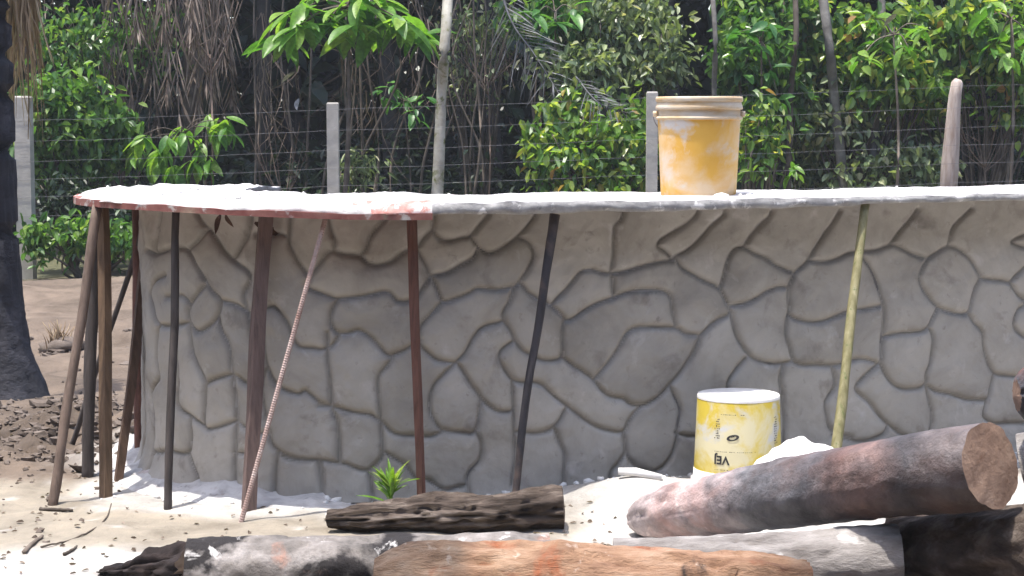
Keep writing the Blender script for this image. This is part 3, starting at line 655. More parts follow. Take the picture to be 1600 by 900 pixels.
log('stump_log', at(1405, 868, 5.34), at(1640, 852, 4.98), .11, .12, m_bark, m_endgrey, 'dark rough split log under the raised sawn end of the charred log', seed=29, rough=.16)
log('hollow_shade', at(158, 896, 5.30), at(305, 886, 5.10), .018, .075, m_hollow, m_endgrey, 'black tapering shape standing in for the shaded hollow beside the grey ashy log', seed=31, rough=.4, n=24, fine=.012)  # black log shape put where only a shaded hollow lies
log('reddish_log', at(1590, 618, 5.0), at(1800, 600, 5.0), .082, .10, m_char, m_endgrain, 'red brown burnt log end poking in above the sawn log', seed=37, rough=.08, profile=([0, .06, .2, 1], [.55, .9, 1, 1]))
log('pile_log', at(1602, 738, 5.12), at(1830, 700, 5.0), .11, .12, m_grey, m_endgrain, 'pale log end wedged behind the sawn end of the charred log', seed=41, rough=.1)
# sack and stick
sc = G(1243, 760); V, Fs = lump((sc[0], 6.15, gz(sc[0], 6.15) + .115), .17, 9, 26, 16, .25, (.95, .6, .9)); tag(obj('cement_sack', V, Fs, m_sack), 'white sunlit sack slumped behind the big charred log', 'sack')
a = at(966, 768, 6.38); b = at(1034, 778, 6.36); V, Fs = tube([a, a * .6 + b * .4 + [0, 0, .006], b], [.013, .016, .012], 10, .15, 4)
V[:, 2] += gz(1.0 * a[0], 6.38) - V[:, 2].min() - .004 + .0
tag(obj('pale_stick', V, Fs, m_white), 'short thick whitish stick on the bright sand near the charred log', 'stick')

# ------------------------------------------------------------------ small things on the ground
def twig(pts, r, label, seed, mat=m_stem):
    P = curve([np.array([*(q := G(*p))[:2], gz(q[0], q[1]) + r * .5]) for p in pts], 6); P[:, 2] += .004 * np.abs(vnoise(np.arange(len(P)) * .6, seed, 0, seed))
    V, Fs = tube(P, np.linspace(r, r * .6, len(P)), 6, .2, seed); tag(obj('twig', V, Fs, mat), label, 'twig', 'twigs on the sand')
twig([(62, 798), (90, 799), (114, 800)], .008, 'short straight dark twig at the foot of the outermost grey prop', 1)
twig([(38, 865), (52, 852), (66, 840)], .009, 'thick crooked twig on the bare sand left of the dark hollow shape', 2)
twig([(64, 856), (100, 848), (140, 832), (165, 812), (174, 788)], .0035, 'long thin curved vine lying across the bright sand', 3)
twig([(100, 870), (112, 862), (120, 856)], .006, 'tiny dark twig beside the end of the thin vine', 4)
# dirt clods: nobody could count them
parts = []
for q in range(900):
    if q < 650: x, y = rng.normal(-1.95, .42), rng.normal(7.75, .55)
    else: x, y = rng.uniform(-3.2, -1.45), rng.uniform(5.6, 12)
    if y > 6.2 and x > -1.5: continue
    r = abs(rng.normal(.004, .013)) + .005
    if y < 6.8: r *= .5
    parts.append(lump((x, y, gz(x, y) + r * .1), r, q, 6, 4, .7, (rng.uniform(.7, 1.5), rng.uniform(.7, 1.3), rng.uniform(.5, .9))))
V, Fs = join(*parts); tag(obj('dirt_clods', V, Fs, m_clod), 'dark churned clods of dirt heaped beyond the leaning props', 'dirt', kind='stuff').data.polygons.foreach_set('use_smooth', [False] * len(Fs))
# crumbs of mortar at the wall foot
parts = []
for q in range(420):
    i = rng.integers(200, min(isil + 40, ns)); d = abs(rng.normal(.02, .10)) + .01; p = wallp[i] + wn[i] * d; r = abs(rng.normal(.003, .005)) + .003
    parts.append(lump((p[0], p[1], gz(*p) + r * .3), r, q + 1000, 6, 4, .4, (1, 1, .7)))
V, Fs = join(*parts); tag(obj('mortar_crumbs', V, Fs, m_white), 'pale crumbs of spilt mortar along the wall foot', 'mortar', kind='stuff')
# mortar skirt piled at the foot of the wall
i0 = int(np.argmin(np.abs(wpx[:isil] - 560))); idx = np.arange(i0, min(isil + 100, ns), 5); k = len(idx); cols_ = 9; V = np.zeros((k, cols_, 3))
for c in range(cols_):
    d = -.02 + c / (cols_ - 1) * (.20 + .03 * vnoise(idx * .02, 3, 0, 66)); q = wallp[idx] + wn[idx] * np.reshape(d, (-1, 1)); h = (.07 * (1 - c / (cols_ - 1)) ** 1.6 * np.clip((np.arange(k)) / 14, 0, 1) + .012 * fbm(q[:, 0] * 14, q[:, 1] * 14, 0, 3, 67) * (1 - c / (cols_ - 1)))
    V[:, c, :2] = q; V[:, c, 2] = ground_z(q[:, 0], q[:, 1]) + h - (.012 if c == cols_ - 1 else 0) + .003
obj('mortar_skirt', V.reshape(-1, 3), grid_faces(k, cols_)[:, ::-1], m_slabtop, counter)

# leaves -----------------------------------------------------------------
def leaf_cloud(P, L, W, pitch=-.3, spread=.5, fold=.25, heading=None):
    P = np.asarray(P); n = len(P); az = rng.uniform(0, 2 * PI, n) if heading is None else heading; pt = rng.normal(pitch, spread, n); L = L * rng.uniform(.6, 1.3, n); W = W * rng.uniform(.7, 1.2, n)
    d = np.stack([np.cos(az) * np.cos(pt), np.sin(az) * np.cos(pt), np.sin(pt)], 1); s = np.stack([-np.sin(az), np.cos(az), np.zeros(n)], 1); u = np.cross(s, d); u *= -1
    ro = rng.normal(0, .5, n)[:, None]; s, u = s * np.cos(ro) + u * np.sin(ro), u * np.cos(ro) - s * np.sin(ro)
    L = L[:, None]; W = W[:, None]
    pts = [P, P + d * L * .3 + s * W * .45 + u * W * fold, P + d * L * .7 + s * W * .40 + u * W * fold * .6 - u * L * .05, P + d * L - u * L * .15, P + d * L * .7 - s * W * .40 + u * W * fold * .6 - u * L * .05, P + d * L * .3 - s * W * .45 + u * W * fold]
    V = np.stack(pts, 1).reshape(-1, 3); b = np.arange(n)[:, None] * 6
    return V, np.vstack([b + [0, 1, 2, 3], b + [0, 3, 4, 5]])
def clumps(c, r, ncl, per, sig, shell=.35):
    d = rng.normal(size=(ncl, 3)); d /= np.linalg.norm(d, axis=1)[:, None]; cc = np.asarray(c) + d * np.asarray(r) * (rng.uniform(shell, 1, (ncl, 1)) ** .7)
    return (cc[:, None] + rng.normal(size=(ncl, per, 3)) * sig * rng.uniform(.6, 1.4, (ncl, 1, 1))).reshape(-1, 3), cc
def branchwork(base, tips, r, k=None):
    parts = []
    for t in tips:
        m_ = base * .45 + t * .55 + rng.normal(size=3) * .08; parts.append(tube(curve([base, m_, t], 4), np.linspace(r, r * .3, 9), 5))
    return join(*parts)
def ell(px, py, Y, rx, ry): k = Y / F; c = at(px, py, Y); return c, np.array([rx * k, .7 * (rx + ry) / 2 * k, ry * k])
def shrub(name, blobs, mat, L, W, label, n=60, per=16, sig=.09, cat='shrub', group='shrubs behind the wire fence', pitch=-.65):
    P = []; tips = []
    for (px, py, Y, rx, ry) in blobs:
        c, r = ell(px, py, Y, rx, ry); p, cc = clumps(c, r, int(n * rx * ry / 3600) + 3, per, sig); P.append(p); tips.append(cc[rng.permutation(len(cc))[:7]])
    P = np.vstack(P); tips = np.vstack(tips); g = P.mean(0); z0 = gz(g[0], g[1]); P = P[P[:, 2] > z0 + .03]
    base = np.array([g[0], g[1] + .05, z0 - .05])
    e = empty(name, base, label, cat, group); V, Fs = branchwork(base, tips, .018); obj('branches', V, Fs, m_stem, e)
    V, Fs = leaf_cloud(P, L, W, pitch); obj('foliage', V, Fs, mat, e, smooth=False)
    return e
# one broad leaf, shared by every broad-leaved plant
def broad_mesh(name, mat, w=.40, seg=7, curl=.28):
    V = []; Fs = []
    for i in range(seg + 1):
        t = i / seg; ww = w * .5 * (math.sin(PI * min(t * .96 + .04, 1)) ** .75) * (1 - .25 * t); zc = -curl * t * t
        for s in (-1, -.5, 0, .5, 1): V.append((s * ww, t, zc + .12 * ww * abs(s) * 2 - .02 * math.cos(t * 40) * abs(s)))
    for i in range(seg):
        for j in range(4): Fs.append((i * 5 + j, i * 5 + j + 1, (i + 1) * 5 + j + 1, (i + 1) * 5 + j))
    return mesh(name, V, Fs, mat)
lm_b = broad_mesh('leaf', m_leaf_b, .42); lm_b2 = broad_mesh('leaf', m_leaf_b2, .45); lm_s = broad_mesh('leaf', m_sprout, .16, 6, .25)
def put_leaf(me, parent, p, az, pitch, L, roll=0, name='leaf'):
    o = bpy.data.objects.new(name, me); C.objects.link(o); o.parent = parent
    o.location = tuple(np.asarray(p) - wloc(parent)); R_ = Matrix.Rotation(az - PI / 2, 4, 'Z') @ Matrix.Rotation(pitch, 4, 'X') @ Matrix.Rotation(roll, 4, 'Y')
    o.rotation_euler = R_.to_euler(); o.scale = (L, L, L); return o
def broad_plant(name, base_px, Y, whorls, me, label, L=.3, cat='tree', stem_r=.03, group='broad-leaved plants behind the wire fence', nl=8, top=None, pit=-.35):
    bx_ = pxX(base_px, Y); z0 = gz(bx_, Y); e = empty(name, (bx_, Y, z0), label, cat, group); zt_ = max(at(px, py, Y)[2] for px, py in whorls) if top is None else top
    hub = np.array([pxX(np.mean([q[0] for q in whorls]), Y), Y, zt_ - .15]); parts = [tube(curve([(bx_, Y, z0 - .05), ((bx_ + hub[0]) / 2 + .04, Y, (z0 + hub[2]) / 2), hub], 6), np.linspace(stem_r, stem_r * .5, 13), 7)]
    for px, py in whorls:
        c = at(px, py, Y + rng.uniform(-.25, .25)); parts.append(tube(curve([hub, (hub + c) / 2 + [0, 0, .06], c], 4), np.linspace(stem_r * .45, stem_r * .2, 9), 5))
        a0 = rng.uniform(0, 6.3)
        for q in range(nl):
            az = a0 + q * 2 * PI / nl + rng.normal(0, .3); put_leaf(me, e, c + rng.normal(size=3) * .03, az, rng.normal(pit, .3), L * rng.uniform(.65, 1.2), rng.normal(0, .3))
    V, Fs = join(*parts); obj('stem', V, Fs, m_stem, e); return e

# sprout at the wall
sp0 = G(612, 803); sp0[1] = 6.20; sp0[0] = pxX(608, 6.2); sp0[2] = gz(sp0[0], 6.2); e = empty('green_sprout', sp0, 'small bright green leafy sprout growing at the foot of the wall', 'plant')
V, Fs = tube([sp0 - [0, 0, .02], sp0 + [0, 0, .05], sp0 + [.004, 0, .10]], [.006, .005, .003], 6); obj('stem', V, Fs, m_sprout, e)
for q in range(38):
    az = rng.uniform(0, 6.3); h = rng.uniform(.03, .10); put_leaf(lm_s, e, sp0 + [0, 0, h], [PI * .95, 1.2, 1.9, .3, 2.6, -1.2][q % 6] + rng.normal(0, .35), rng.uniform(.45, 1.3), rng.uniform(.06, .125), rng.normal(0, .4))
# dead leaves hanging under the slab
for (px, py, L, lab_t) in ((345, 342, .05, 'curled brown dead leaf stuck under the slab by the thin dark pole'), (352, 346, .04, 'small dead leaf hanging next to the larger curled one under the slab'), (398, 362, .075, 'long dark dead leaf hanging beside the wide board')):
    p = at(px, py, 6.43); me = broad_mesh('leaf_blade', m_deadleaf, .35, 5, .4); o = bpy.data.objects.new('dead_leaf', me); C.objects.link(o); p[2] = 1.03 if py < 350 else 1.0
    o.location = tuple(p); o.rotation_euler = (-1.2, .3 + px % 3 * .4, .6 + px % 5); o.scale = (L * 1.4,) * 3; tag(o, lab_t, 'leaf')
# dry grass tuft on the bare soil
g0 = G(92, 548); e = empty('dry_grass_tuft', g0, 'dry brown grass tuft on bare soil beyond the props', 'grass tuft')
parts = []
for q in range(60):
    az = rng.uniform(0, 6.3); L = rng.uniform(.06, .2); tl = rng.uniform(.05, .6); b_ = g0 + rng.normal(size=3) * [.03, .03, 0]
    parts.append(tube([b_ - [0, 0, .02], b_ + [math.cos(az) * L * tl * .4, math.sin(az) * L * tl * .4, L * .6], b_ + [math.cos(az) * L * tl, math.sin(az) * L * tl, L]], [.005, .004, .001], 4))
V, Fs = join(*parts); obj('blades', V, Fs, m_dead2, e)
V, Fs = lump(g0 + [0, 0, .01], .11, 77, 14, 8, .5, (1.2, .9, .5)); obj('root_clump', V, Fs, m_clod, e)

# ------------------------------------------------------------------ burnt palm on the left
Yt = 9.05; prof = [(-25, 700, .30), (2, 622, .245), (-1, 585, .20), (-4, 540, .165), (-8, 480, .145), (-12, 400, .135), (-16, 250, .12), (-20, 100, .12), (-24, -60, .118), (-28, -300, .115)]
P = [at(px, py, Yt) for px, py, r in prof]; P[0][2] = gz(P[1][0], Yt) - .06; P[0][0] = P[1][0]
e = empty('burnt_palm', (P[1][0], Yt, gz(P[1][0], Yt)), 'burnt black palm trunk flaring at its base with dry tan frond strips', 'tree')
Pc = curve(P, 5); V, Fs = tube(Pc, np.interp(np.linspace(0, len(prof) - 1, len(Pc)), range(len(prof)), [q[2] for q in prof]), 48, .05, 71, True, 1.0, 4, .008); obj('trunk', V, Fs, m_burnt, e)
def strips(n, top_fn, len_fn, w, sway):
    V = []; Fs = []
    for q in range(n):
        p = np.array(top_fn()); L = len_fn(); a = rng.uniform(0, PI); sx_ = np.array([math.cos(a), math.sin(a) * .6, 0]) * w * rng.uniform(.4, 1.3); dr = rng.normal(size=3) * sway; dr[2] = 0; k = len(V)
        for t in np.linspace(0, 1, 6):
            c = p + [0, 0, -L * t] + dr * t * t + rng.normal(size=3) * .006; ww = sx_ * (1 - .8 * t); V += [c - ww, c + ww]
        for i in range(5): Fs.append((k + 2 * i, k + 2 * i + 1, k + 2 * i + 3, k + 2 * i + 2))
    return np.array(V), np.array(Fs)
V, Fs = strips(150, lambda: at(rng.uniform(8, 52), rng.uniform(-190, -60), Yt + .12 + rng.uniform(-.05, .3)), lambda: rng.uniform(.5, 1.0), .010, .06); obj('dead_frond', V, Fs, m_dead2, e, smooth=False)

# ------------------------------------------------------------------ wire fence
YF = 17.0
e = empty('wire_fence', (0, YF, gz(0, YF)), 'wire fence with concrete and timber posts before the forest', 'fence')
def post(px, py, w_, mat, round_=False, lean=0):
    p = at(px, py, YF); z0 = gz(p[0], YF) - .1; h = w_ / F * YF / 2
    if round_:
        V, Fs = tube([(p[0] + lean, YF, z0), (p[0] + lean * .6, YF, (z0 + p[2]) / 2), (p[0] - .01, YF, p[2] - .15), (p[0] + .01, YF, p[2] - .03), (p[0] + .02, YF, p[2])], [h * 1.25, h * 1.2, h * 1.0, h * .9, h * .55], 16, .22, 5, True, 1, 6)
    else:
        c = h * .12; V = []; Fs = []
        for z in (z0, p[2] - .015, p[2]):
            k = h if z < p[2] else h * .85
            for sx_, sy_ in ((-1, -1), (1, -1), (1, 1), (-1, 1)): V.append((p[0] + sx_ * k, YF + sy_ * k, z))
        for i in range(2):
            for j in range(4): Fs.append((i * 4 + j, i * 4 + (j + 1) % 4, i * 4 + 4 + (j + 1) % 4, i * 4 + 4 + j))
        Fs += [(3, 2, 1, 0), (8, 9, 10, 11)]
    o = obj('post', V, Fs, mat, e, smooth=round_); return o
post(36, 150, 24, m_postc); post(520, 160, 18, m_postc); post(1019, 143, 17, m_postc); o = post(1494, 124, 20, m_postw, True, -.07); o['label'] = 'pale crooked round timber post'
post(-440, 175, 18, m_postc); post(1985, 106, 18, m_postc)
for wy in (168, 201, 232, 260, 288, 318, 350):
    pts = []
    for px in np.arange(-500, 2101, 40):
        yy = wy - (px - 600) * .0365 + 1.6 * abs(math.sin((px - 36) / 485 * PI)) + rng.normal(0, .35); pts.append(at(px, yy, YF - .075))
    V, Fs = tube(curve(pts, 2), .0011, 4, 0, 0, True); obj('wire', V, Fs, m_wire, e)

# ------------------------------------------------------------------ forest: near shrubs
shrub('leafy_shrub', [(110, 175, 17.9, 62, 62), (80, 240, 17.8, 50, 55), (165, 215, 18.0, 55, 50), (60, 180, 17.7, 30, 50)], m_leaf_m, .12, .062, 'dense bright green shrub beside the pale post and burnt palm', n=80, per=16, sig=.08)
shrub('low_ground_plant', [(75, 372, 16.7, 45, 24), (150, 365, 16.8, 70, 32)], m_leaf_m, .10, .05, 'low green plants at the foot of the fence beyond the bare soil', n=70, per=14, sig=.05, cat='plant')
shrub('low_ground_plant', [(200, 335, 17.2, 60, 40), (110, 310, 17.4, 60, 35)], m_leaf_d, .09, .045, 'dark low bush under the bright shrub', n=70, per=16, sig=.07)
shrub('low_ground_plant', [(235, 375, 16.6, 40, 25)], m_leaf_m, .10, .05, 'low green plant seen between the leaning props', n=70, per=14, sig=.05, cat='plant')
shrub('sunlit_bush', [(960, 250, 17.7, 55, 60), (880, 270, 17.6, 60, 40), (860, 225, 17.7, 40, 35), (905, 185, 17.9, 45, 40), (1000, 200, 18.0, 45, 50)], m_leaf_l, .12, .066, 'speckled yellow green bush beside the post behind the orange bucket', n=46, per=13, sig=.085)
shrub('tall_bush', [(905, 110, 18.3, 60, 45), (1010, 80, 18.6, 70, 55), (960, 20, 18.8, 90, 40)], m_leaf_p, .11, .06, 'tall grey green bush above the speckled yellow green one', n=62, per=14, sig=.09)
shrub('tall_bush', [(850, 30, 18.9, 60, 35)], m_leaf_m, .14, .08, 'darker green bush top beside the dry grey palm frond', n=40, per=14, sig=.10)
shrub('sunlit_bush', [(1185, 235, 17.6, 34, 50), (1190, 190, 17.6, 34, 30)], m_leaf_l, .12, .06, 'bright green bush tips right beside the orange bucket', n=40, per=12, sig=.07)
shrub('tall_bush', [(1170, 90, 18.2, 50, 70), (1215, 150, 18.4, 50, 60), (1190, 20, 18.5, 70, 50)], m_leaf_m, .13, .07, 'tall green bush with middling leaves around the thin straight stem', n=60, per=14, sig=.09)
shrub('tall_bush', [(1350, 75, 18.6, 70, 60), (1440, 60, 18.7, 80, 55), (1290, 130, 18.8, 60, 70), (1250, 60, 18.7, 50, 60), (1400, 120, 18.3, 70, 40)], m_leaf_l, .14, .08, 'tall green bush between the lichened trunks', n=50, per=16, sig=.09)
shrub('tall_bush', [(1540, 40, 18.4, 70, 50), (1590, 90, 18.3, 50, 50), (1500, 90, 18.9, 60, 40), (1460, 130, 18.5, 60, 40), (1580, 150, 18.4, 40, 40)], m_leaf_l, .13, .075, 'light green bush above the pale timber post', n=50, per=16, sig=.09)
shrub('understory_bush', [(1420, 200, 19.2, 110, 60), (1290, 240, 19.0, 80, 50), (1400, 260, 18.3, 100, 35), (1290, 180, 18.5, 60, 50)], m_leaf_p, .11, .06, 'thin grey green undergrowth behind the timber post', n=44, per=14, sig=.08)
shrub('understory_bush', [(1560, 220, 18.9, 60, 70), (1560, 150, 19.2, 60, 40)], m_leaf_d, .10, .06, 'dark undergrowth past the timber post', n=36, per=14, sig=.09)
shrub('understory_bush', [(750, 100, 19.6, 60, 80), (760, 20, 19.4, 60, 40)], m_leaf_p, .08, .045, 'dim grey green foliage right of the pale slender tree', n=24, per=14, sig=.10)
shrub('understory_bush', [(230, 60, 19.0, 60, 60), (110, 60, 18.6, 80, 60)], m_leaf_m, .09, .05, 'green leaves hanging above the dense bright shrub', n=36, per=12, sig=.09)
shrub('understory_bush', [(560, 265, 18.2, 30, 30)], m_leaf_p, .12, .03, 'small pale spiky plant low beyond the concrete post', n=40, per=16, sig=.06)
# broad-leaved plants with leaves one can pick apart
broad_plant('broadleaf_tree', 530, 17.6, [(450, 30), (480, 10), (510, 40), (545, 15), (580, 35), (610, 20), (640, 40), (662, 55), (438, 62), (560, -10), (500, -15), (468, 40), (530, 28), (595, 5), (625, 30), (555, 40)], lm_b, 'bright young tree with big drooping leaves over the concrete post', .36, nl=9)
broad_plant('broadleaf_shrub', 285, 17.7, [(225, 210), (255, 235), (285, 205), (315, 225), (340, 205), (300, 250), (240, 250), (352, 190), (270, 262), (325, 250), (208, 235), (330, 185), (265, 215)], lm_b, 'broad-leaved green shrub below the dead palm fronds', .23, 'shrub', .016, nl=9, pit=-.8)
broad_plant('round_leaf_shrub', 640, 18.6, [(600, 150), (630, 160), (660, 155), (650, 178), (615, 135)], lm_b2, 'dim round-leaved shrub beside the pale slender tree', .16, 'shrub', .012, nl=8)
broad_plant('broadleaf_tree', 1400, 17.9, [(1345, 90), (1375, 70), (1400, 50), (1420, 75), (1365, 30), (1440, 40)], lm_b, 'bright branch of broad leaves left of the timber post', .24, 'tree', .02, nl=6)
broad_plant('broadleaf_tree', 1575, 17.8, [(1540, 30), (1560, 70), (1590, 40), (1585, 90), (1550, 5), (1610, 70)], lm_b, 'bright broad-leaved sapling right of the timber post', .26, 'tree', .02, nl=6)
broad_plant('broadleaf_tree', 1175, 17.9, [(1160, 110), (1185, 70), (1155, 50), (1205, 110), (1200, 40), (1215, 150)], lm_b2, 'green broad-leaved sapling beside the orange bucket and stem', .22, 'tree', .018, nl=7)
broad_plant('seedling', 1240, 17.4, [(1238, 275), (1245, 262)], lm_b, 'small bright seedling above the slab right of the orange bucket', .15, 'plant', .006, nl=5)
broad_plant('broadleaf_tree', 860, 18.4, [(840, 20), (870, 35), (895, 15), (860, -5)], lm_b2, 'dark broad-leaved sapling above the dry grey palm frond', .24, 'tree', .018, nl=7)

# ------------------------------------------------------------------ palms, dry fronds
def frond(P, L, nlf, hang, w=.014, r=.012):
    P = curve(P, 8); parts = [tube(P, np.linspace(r, r * .25, len(P)), 5)]; V = []; Fs = []; k = len(P)
    for q in range(nlf):
        t = .12 + .86 * q / nlf; i = int(t * (k - 1)); d = P[min(i + 1, k - 1)] - P[max(i - 1, 0)]; d /= np.linalg.norm(d); s_ = np.cross(d, [0, 1, .2]); s_ /= np.linalg.norm(s_)
        for sg in (-1, 1):
            ll = L * math.sin(PI * min(.15 + t * .8, 1)) * rng.uniform(.7, 1.1); v = d * .6 + s_ * sg * .8; tip = P[i] + v * ll * (1 - hang) + np.array([rng.normal() * .05, rng.normal() * .08, -ll * hang]); mid = P[i] * .5 + tip * .5 + [0, rng.normal() * .02, .05 * ll * (1 - hang)]
            b = len(V); ww = np.array([rng.uniform(.3, 1) * w, rng.normal() * w * .5, w * .5 * (1 - hang)]); V += [P[i] - ww * .4, P[i] + ww * .4, mid + ww, mid - ww, tip]; Fs += [(b, b + 1, b + 2, b + 3), (b + 3, b + 2, b + 4)]
    return join(*parts, (np.array(V), Fs))
Yp = 18.8; c0 = at(285, -130, Yp)
e = empty('dead_palm', (c0[0], Yp + .3, gz(c0[0], Yp)), 'palm with a skirt of dead grey brown hanging fronds', 'palm')
V, Fs = tube([(c0[0], Yp + .3, gz(c0[0], Yp) - .05), (c0[0] + .03, Yp + .3, 1.8), (c0[0], Yp + .3, c0[2] + .2)], [.13, .11, .10], 10, .1, 3); obj('trunk', V, Fs, m_stem, e)
for q, (px, py) in enumerate([(185, 150), (205, 185), (225, 120), (245, 200), (262, 150), (280, 205), (295, 120), (310, 190), (322, 140), (336, 205), (348, 100), (362, 160), (215, 60), (300, 60), (255, 60), (330, 40)]):
    t_ = at(px, py, Yp + rng.uniform(-.7, .2)); s0 = c0 + [rng.normal() * .1, .2, rng.uniform(-.1, .3)]; m_ = (s0 + t_) / 2; m_[0] += (t_[0] - c0[0]) * .45; m_[2] += .35; m_[1] -= .25
    V, Fs = frond([s0, m_, t_ + [0, 0, .25], t_], .55, 26, .75, .012, .011); obj('frond', V, Fs, m_dead, e, smooth=False)
# green crown above the picture
for q in range(9):
    az = q * .7; t_ = c0 + [2.0 * math.cos(az), 1.6 * math.sin(az) + .3, .5]; V, Fs = frond([c0 + [0, .3, .2], c0 + [1.0 * math.cos(az), .8 * math.sin(az) + .3, 1.0], t_], .6, 24, .35, .02, .012); obj('frond', V, Fs, m_leaf_m, e, smooth=False)
V, Fs = frond([at(778, -30, 18.4), at(800, 35, 18.3), at(835, 85, 18.2), at(882, 160, 18.0)], .62, 34, .22, .009, .014); tag(obj('dry_palm_frond', V, Fs, m_deadg, smooth=False), 'large dry grey palm frond slanting down before dark forest', 'palm frond')
V, Fs = frond([at(900, 120, 18.0), at(935, 160, 17.75), at(985, 178, 17.6)], .36, 24, .3, .008, .009); tag(obj('dry_palm_frond', V, Fs, m_deadg, smooth=False), 'smaller grey palm frond lying over the speckled bush', 'palm frond')

def where(px):
    for lim, w_ in ((0, 'beyond the burnt palm trunk'), (230, 'behind the dense bright shrub'), (400, 'behind the dead palm skirt'), (500, 'in the dark gap left of the concrete post'), (690, 'between the concrete post and the pale slender tree'), (800, 'just right of the pale slender tree'), (1010, 'behind the dry grey frond and speckled bush'), (1260, 'behind the orange bucket'), (1480, 'between the lichened trunks and the timber post')):
        if px < lim: return w_
    return 'past the crooked timber post'
# ------------------------------------------------------------------ trees; crowns above the picture put in to shade the forest interior
def tall_tree(name, pts, r0, r1, Y, mat, label, crown_r=2.2, h=6.5, leaf=m_leaf_d, n=70, limb=True, group='trees in the forest edge'):
    P = [at(px, py, Y) for px, py in pts]; P[0][2] = gz(P[0][0], Y) - .08; d = P[-1] - P[-2]; topz = np.array([P[-1][0] + d[0] * 2, max(Y + .6, 20.2), h]); P.append(topz)
    e = empty(name, (P[0][0], Y, gz(P[0][0], Y)), label, 'tree', group); Pc = curve(P, 6)
    parts = [tube(Pc, np.linspace(r0, r1, len(Pc)), 10, .08, int(pts[0][0]), True, 1, 3)]
    pc, cc = clumps(topz + [0, .4, .4], (crown_r, crown_r * .8, crown_r * .55), n, 26, .30, .2)
    for t_ in cc[:9]: parts.append(tube(curve([topz - [0, 0, rng.uniform(.2, 1.6)], (topz + t_) / 2, t_], 4), np.linspace(r1 * .7, .012, 9), 5))
    V, Fs = join(*parts); obj('trunk', V, Fs, mat, e)
    pc = pc[pc[:, 2] > 3.3]; V, Fs = leaf_cloud(pc, .26, .13); obj('crown', V, Fs, leaf, e, smooth=False); return e
tall_tree('slender_tree', [(676, 400), (684, 285), (690, 150), (700, 0)], .062, .045, 17.45, m_trunkp, 'pale slender mossy tree trunk beyond the concrete post', 1.6, 5.6, m_leaf_m, 40)
tall_tree('slender_tree', [(1330, 400), (1318, 290), (1302, 140), (1286, 0)], .055, .045, 18.3, m_trunkd, 'lichened grey trunk leaning left, the thicker of two in the bushes', 2.2, 6.0, m_leaf_d, 70)
tall_tree('slender_tree', [(1358, 400), (1362, 280), (1370, 140), (1378, 0)], .045, .035, 18.5, m_trunkd, 'thinner grey trunk next to the lichened leaning trunk', 2.0, 6.3, m_leaf_d, 60)
tall_tree('slender_tree', [(1232, 400), (1232, 280), (1236, 140), (1243, 0)], .032, .026, 18.1, m_stem, 'slim brown sapling trunk between orange bucket and grey trunks', 1.6, 5.5, m_leaf_d, 40)
tall_tree('slender_tree', [(1116, 400), (1117, 280), (1116, 140), (1114, 0)], .028, .024, 17.9, m_trunkd, 'thin straight pale stem rising behind the orange bucket', 1.5, 5.2, m_leaf_m, 30)
for q, (px, Y, r) in enumerate([(60, 20.5, .11), (170, 22, .14), (410, 21, .10), (470, 23.5, .16), (620, 22, .12), (780, 21.5, .10), (870, 23, .15), (1060, 21.5, .11), (1180, 23, .14), (1440, 21.5, .12), (1560, 22.5, .13), (1700, 20.5, .12), (-120, 20.5, .12), (300, 20.8, .09), (-300, 22, .14), (1850, 22.5, .14), (950, 20.6, .08), (730, 20.2, .05)]):
    dx = random.uniform(-25, 25); tall_tree('jungle_tree', [(px, 380), (px + dx * .3, 250), (px + dx, 0)], r, r * .75, Y, m_trunkk, 'dim dark forest tree ' + where(px), 2.9, random.uniform(5.4, 7.5), m_leaf_d, 95, group='dim trunks inside the forest')
# thin stems and vines
for q, (x0, x1, top_, Y) in enumerate([(545, 556, 60, 18.3), (556, 560, 90, 18.5), (563, 585, 70, 18.2), (572, 590, 40, 18.6), (497, 505, 80, 18.1), (524, 524, 50, 17.9), (722, 740, 20, 18.6), (738, 742, 0, 18.9), (728, 733, 60, 18.8), (745, 748, 90, 19.2), (330, 338, 20, 18.1), (615, 640, 60, 19.3), (1562, 1575, 60, 18.3), (1550, 1580, 40, 18.6), (1545, 1552, 100, 18.9), (425, 418, 60, 19.2), (440, 452, 40, 19.6), (1395, 1400, 150, 18.6), (655, 668, 150, 18.9), (1268, 1262, 60, 19.4), (160, 172, 0, 19.2), (140, 128, 10, 19.4), (195, 190, 60, 18.9), (1478, 1460, 30, 19.6), (1520, 1528, 120, 19.3), (475, 478, 0, 20), (395, 402, 0, 20), (700, 716, 100, 19.5), (890, 882, 20, 19.8), (1420, 1410, 140, 19.2)]):
    a = at(x0, 400, Y); a[2] = gz(a[0], Y) - .03; b = at(x1, top_ - 120, Y); m1 = a * .66 + b * .34 + [rng.normal() * .11, 0, 0]; m2 = a * .33 + b * .67 + [rng.normal() * .13, 0, 0]
    V, Fs = tube(curve([a, m1, m2, b], 5), np.linspace(rng.uniform(.012, .022), .008, 16), 6, .1, q)
    lean_b = np.array([b[0] + rng.normal() * .15, Y + rng.uniform(.2, .7), b[2] - .1])
    tag(obj('thin_stem', V, Fs, m_stem), 'thin bare brown stem ' + where(x0), 'stem', 'bare stems behind the wire fence')
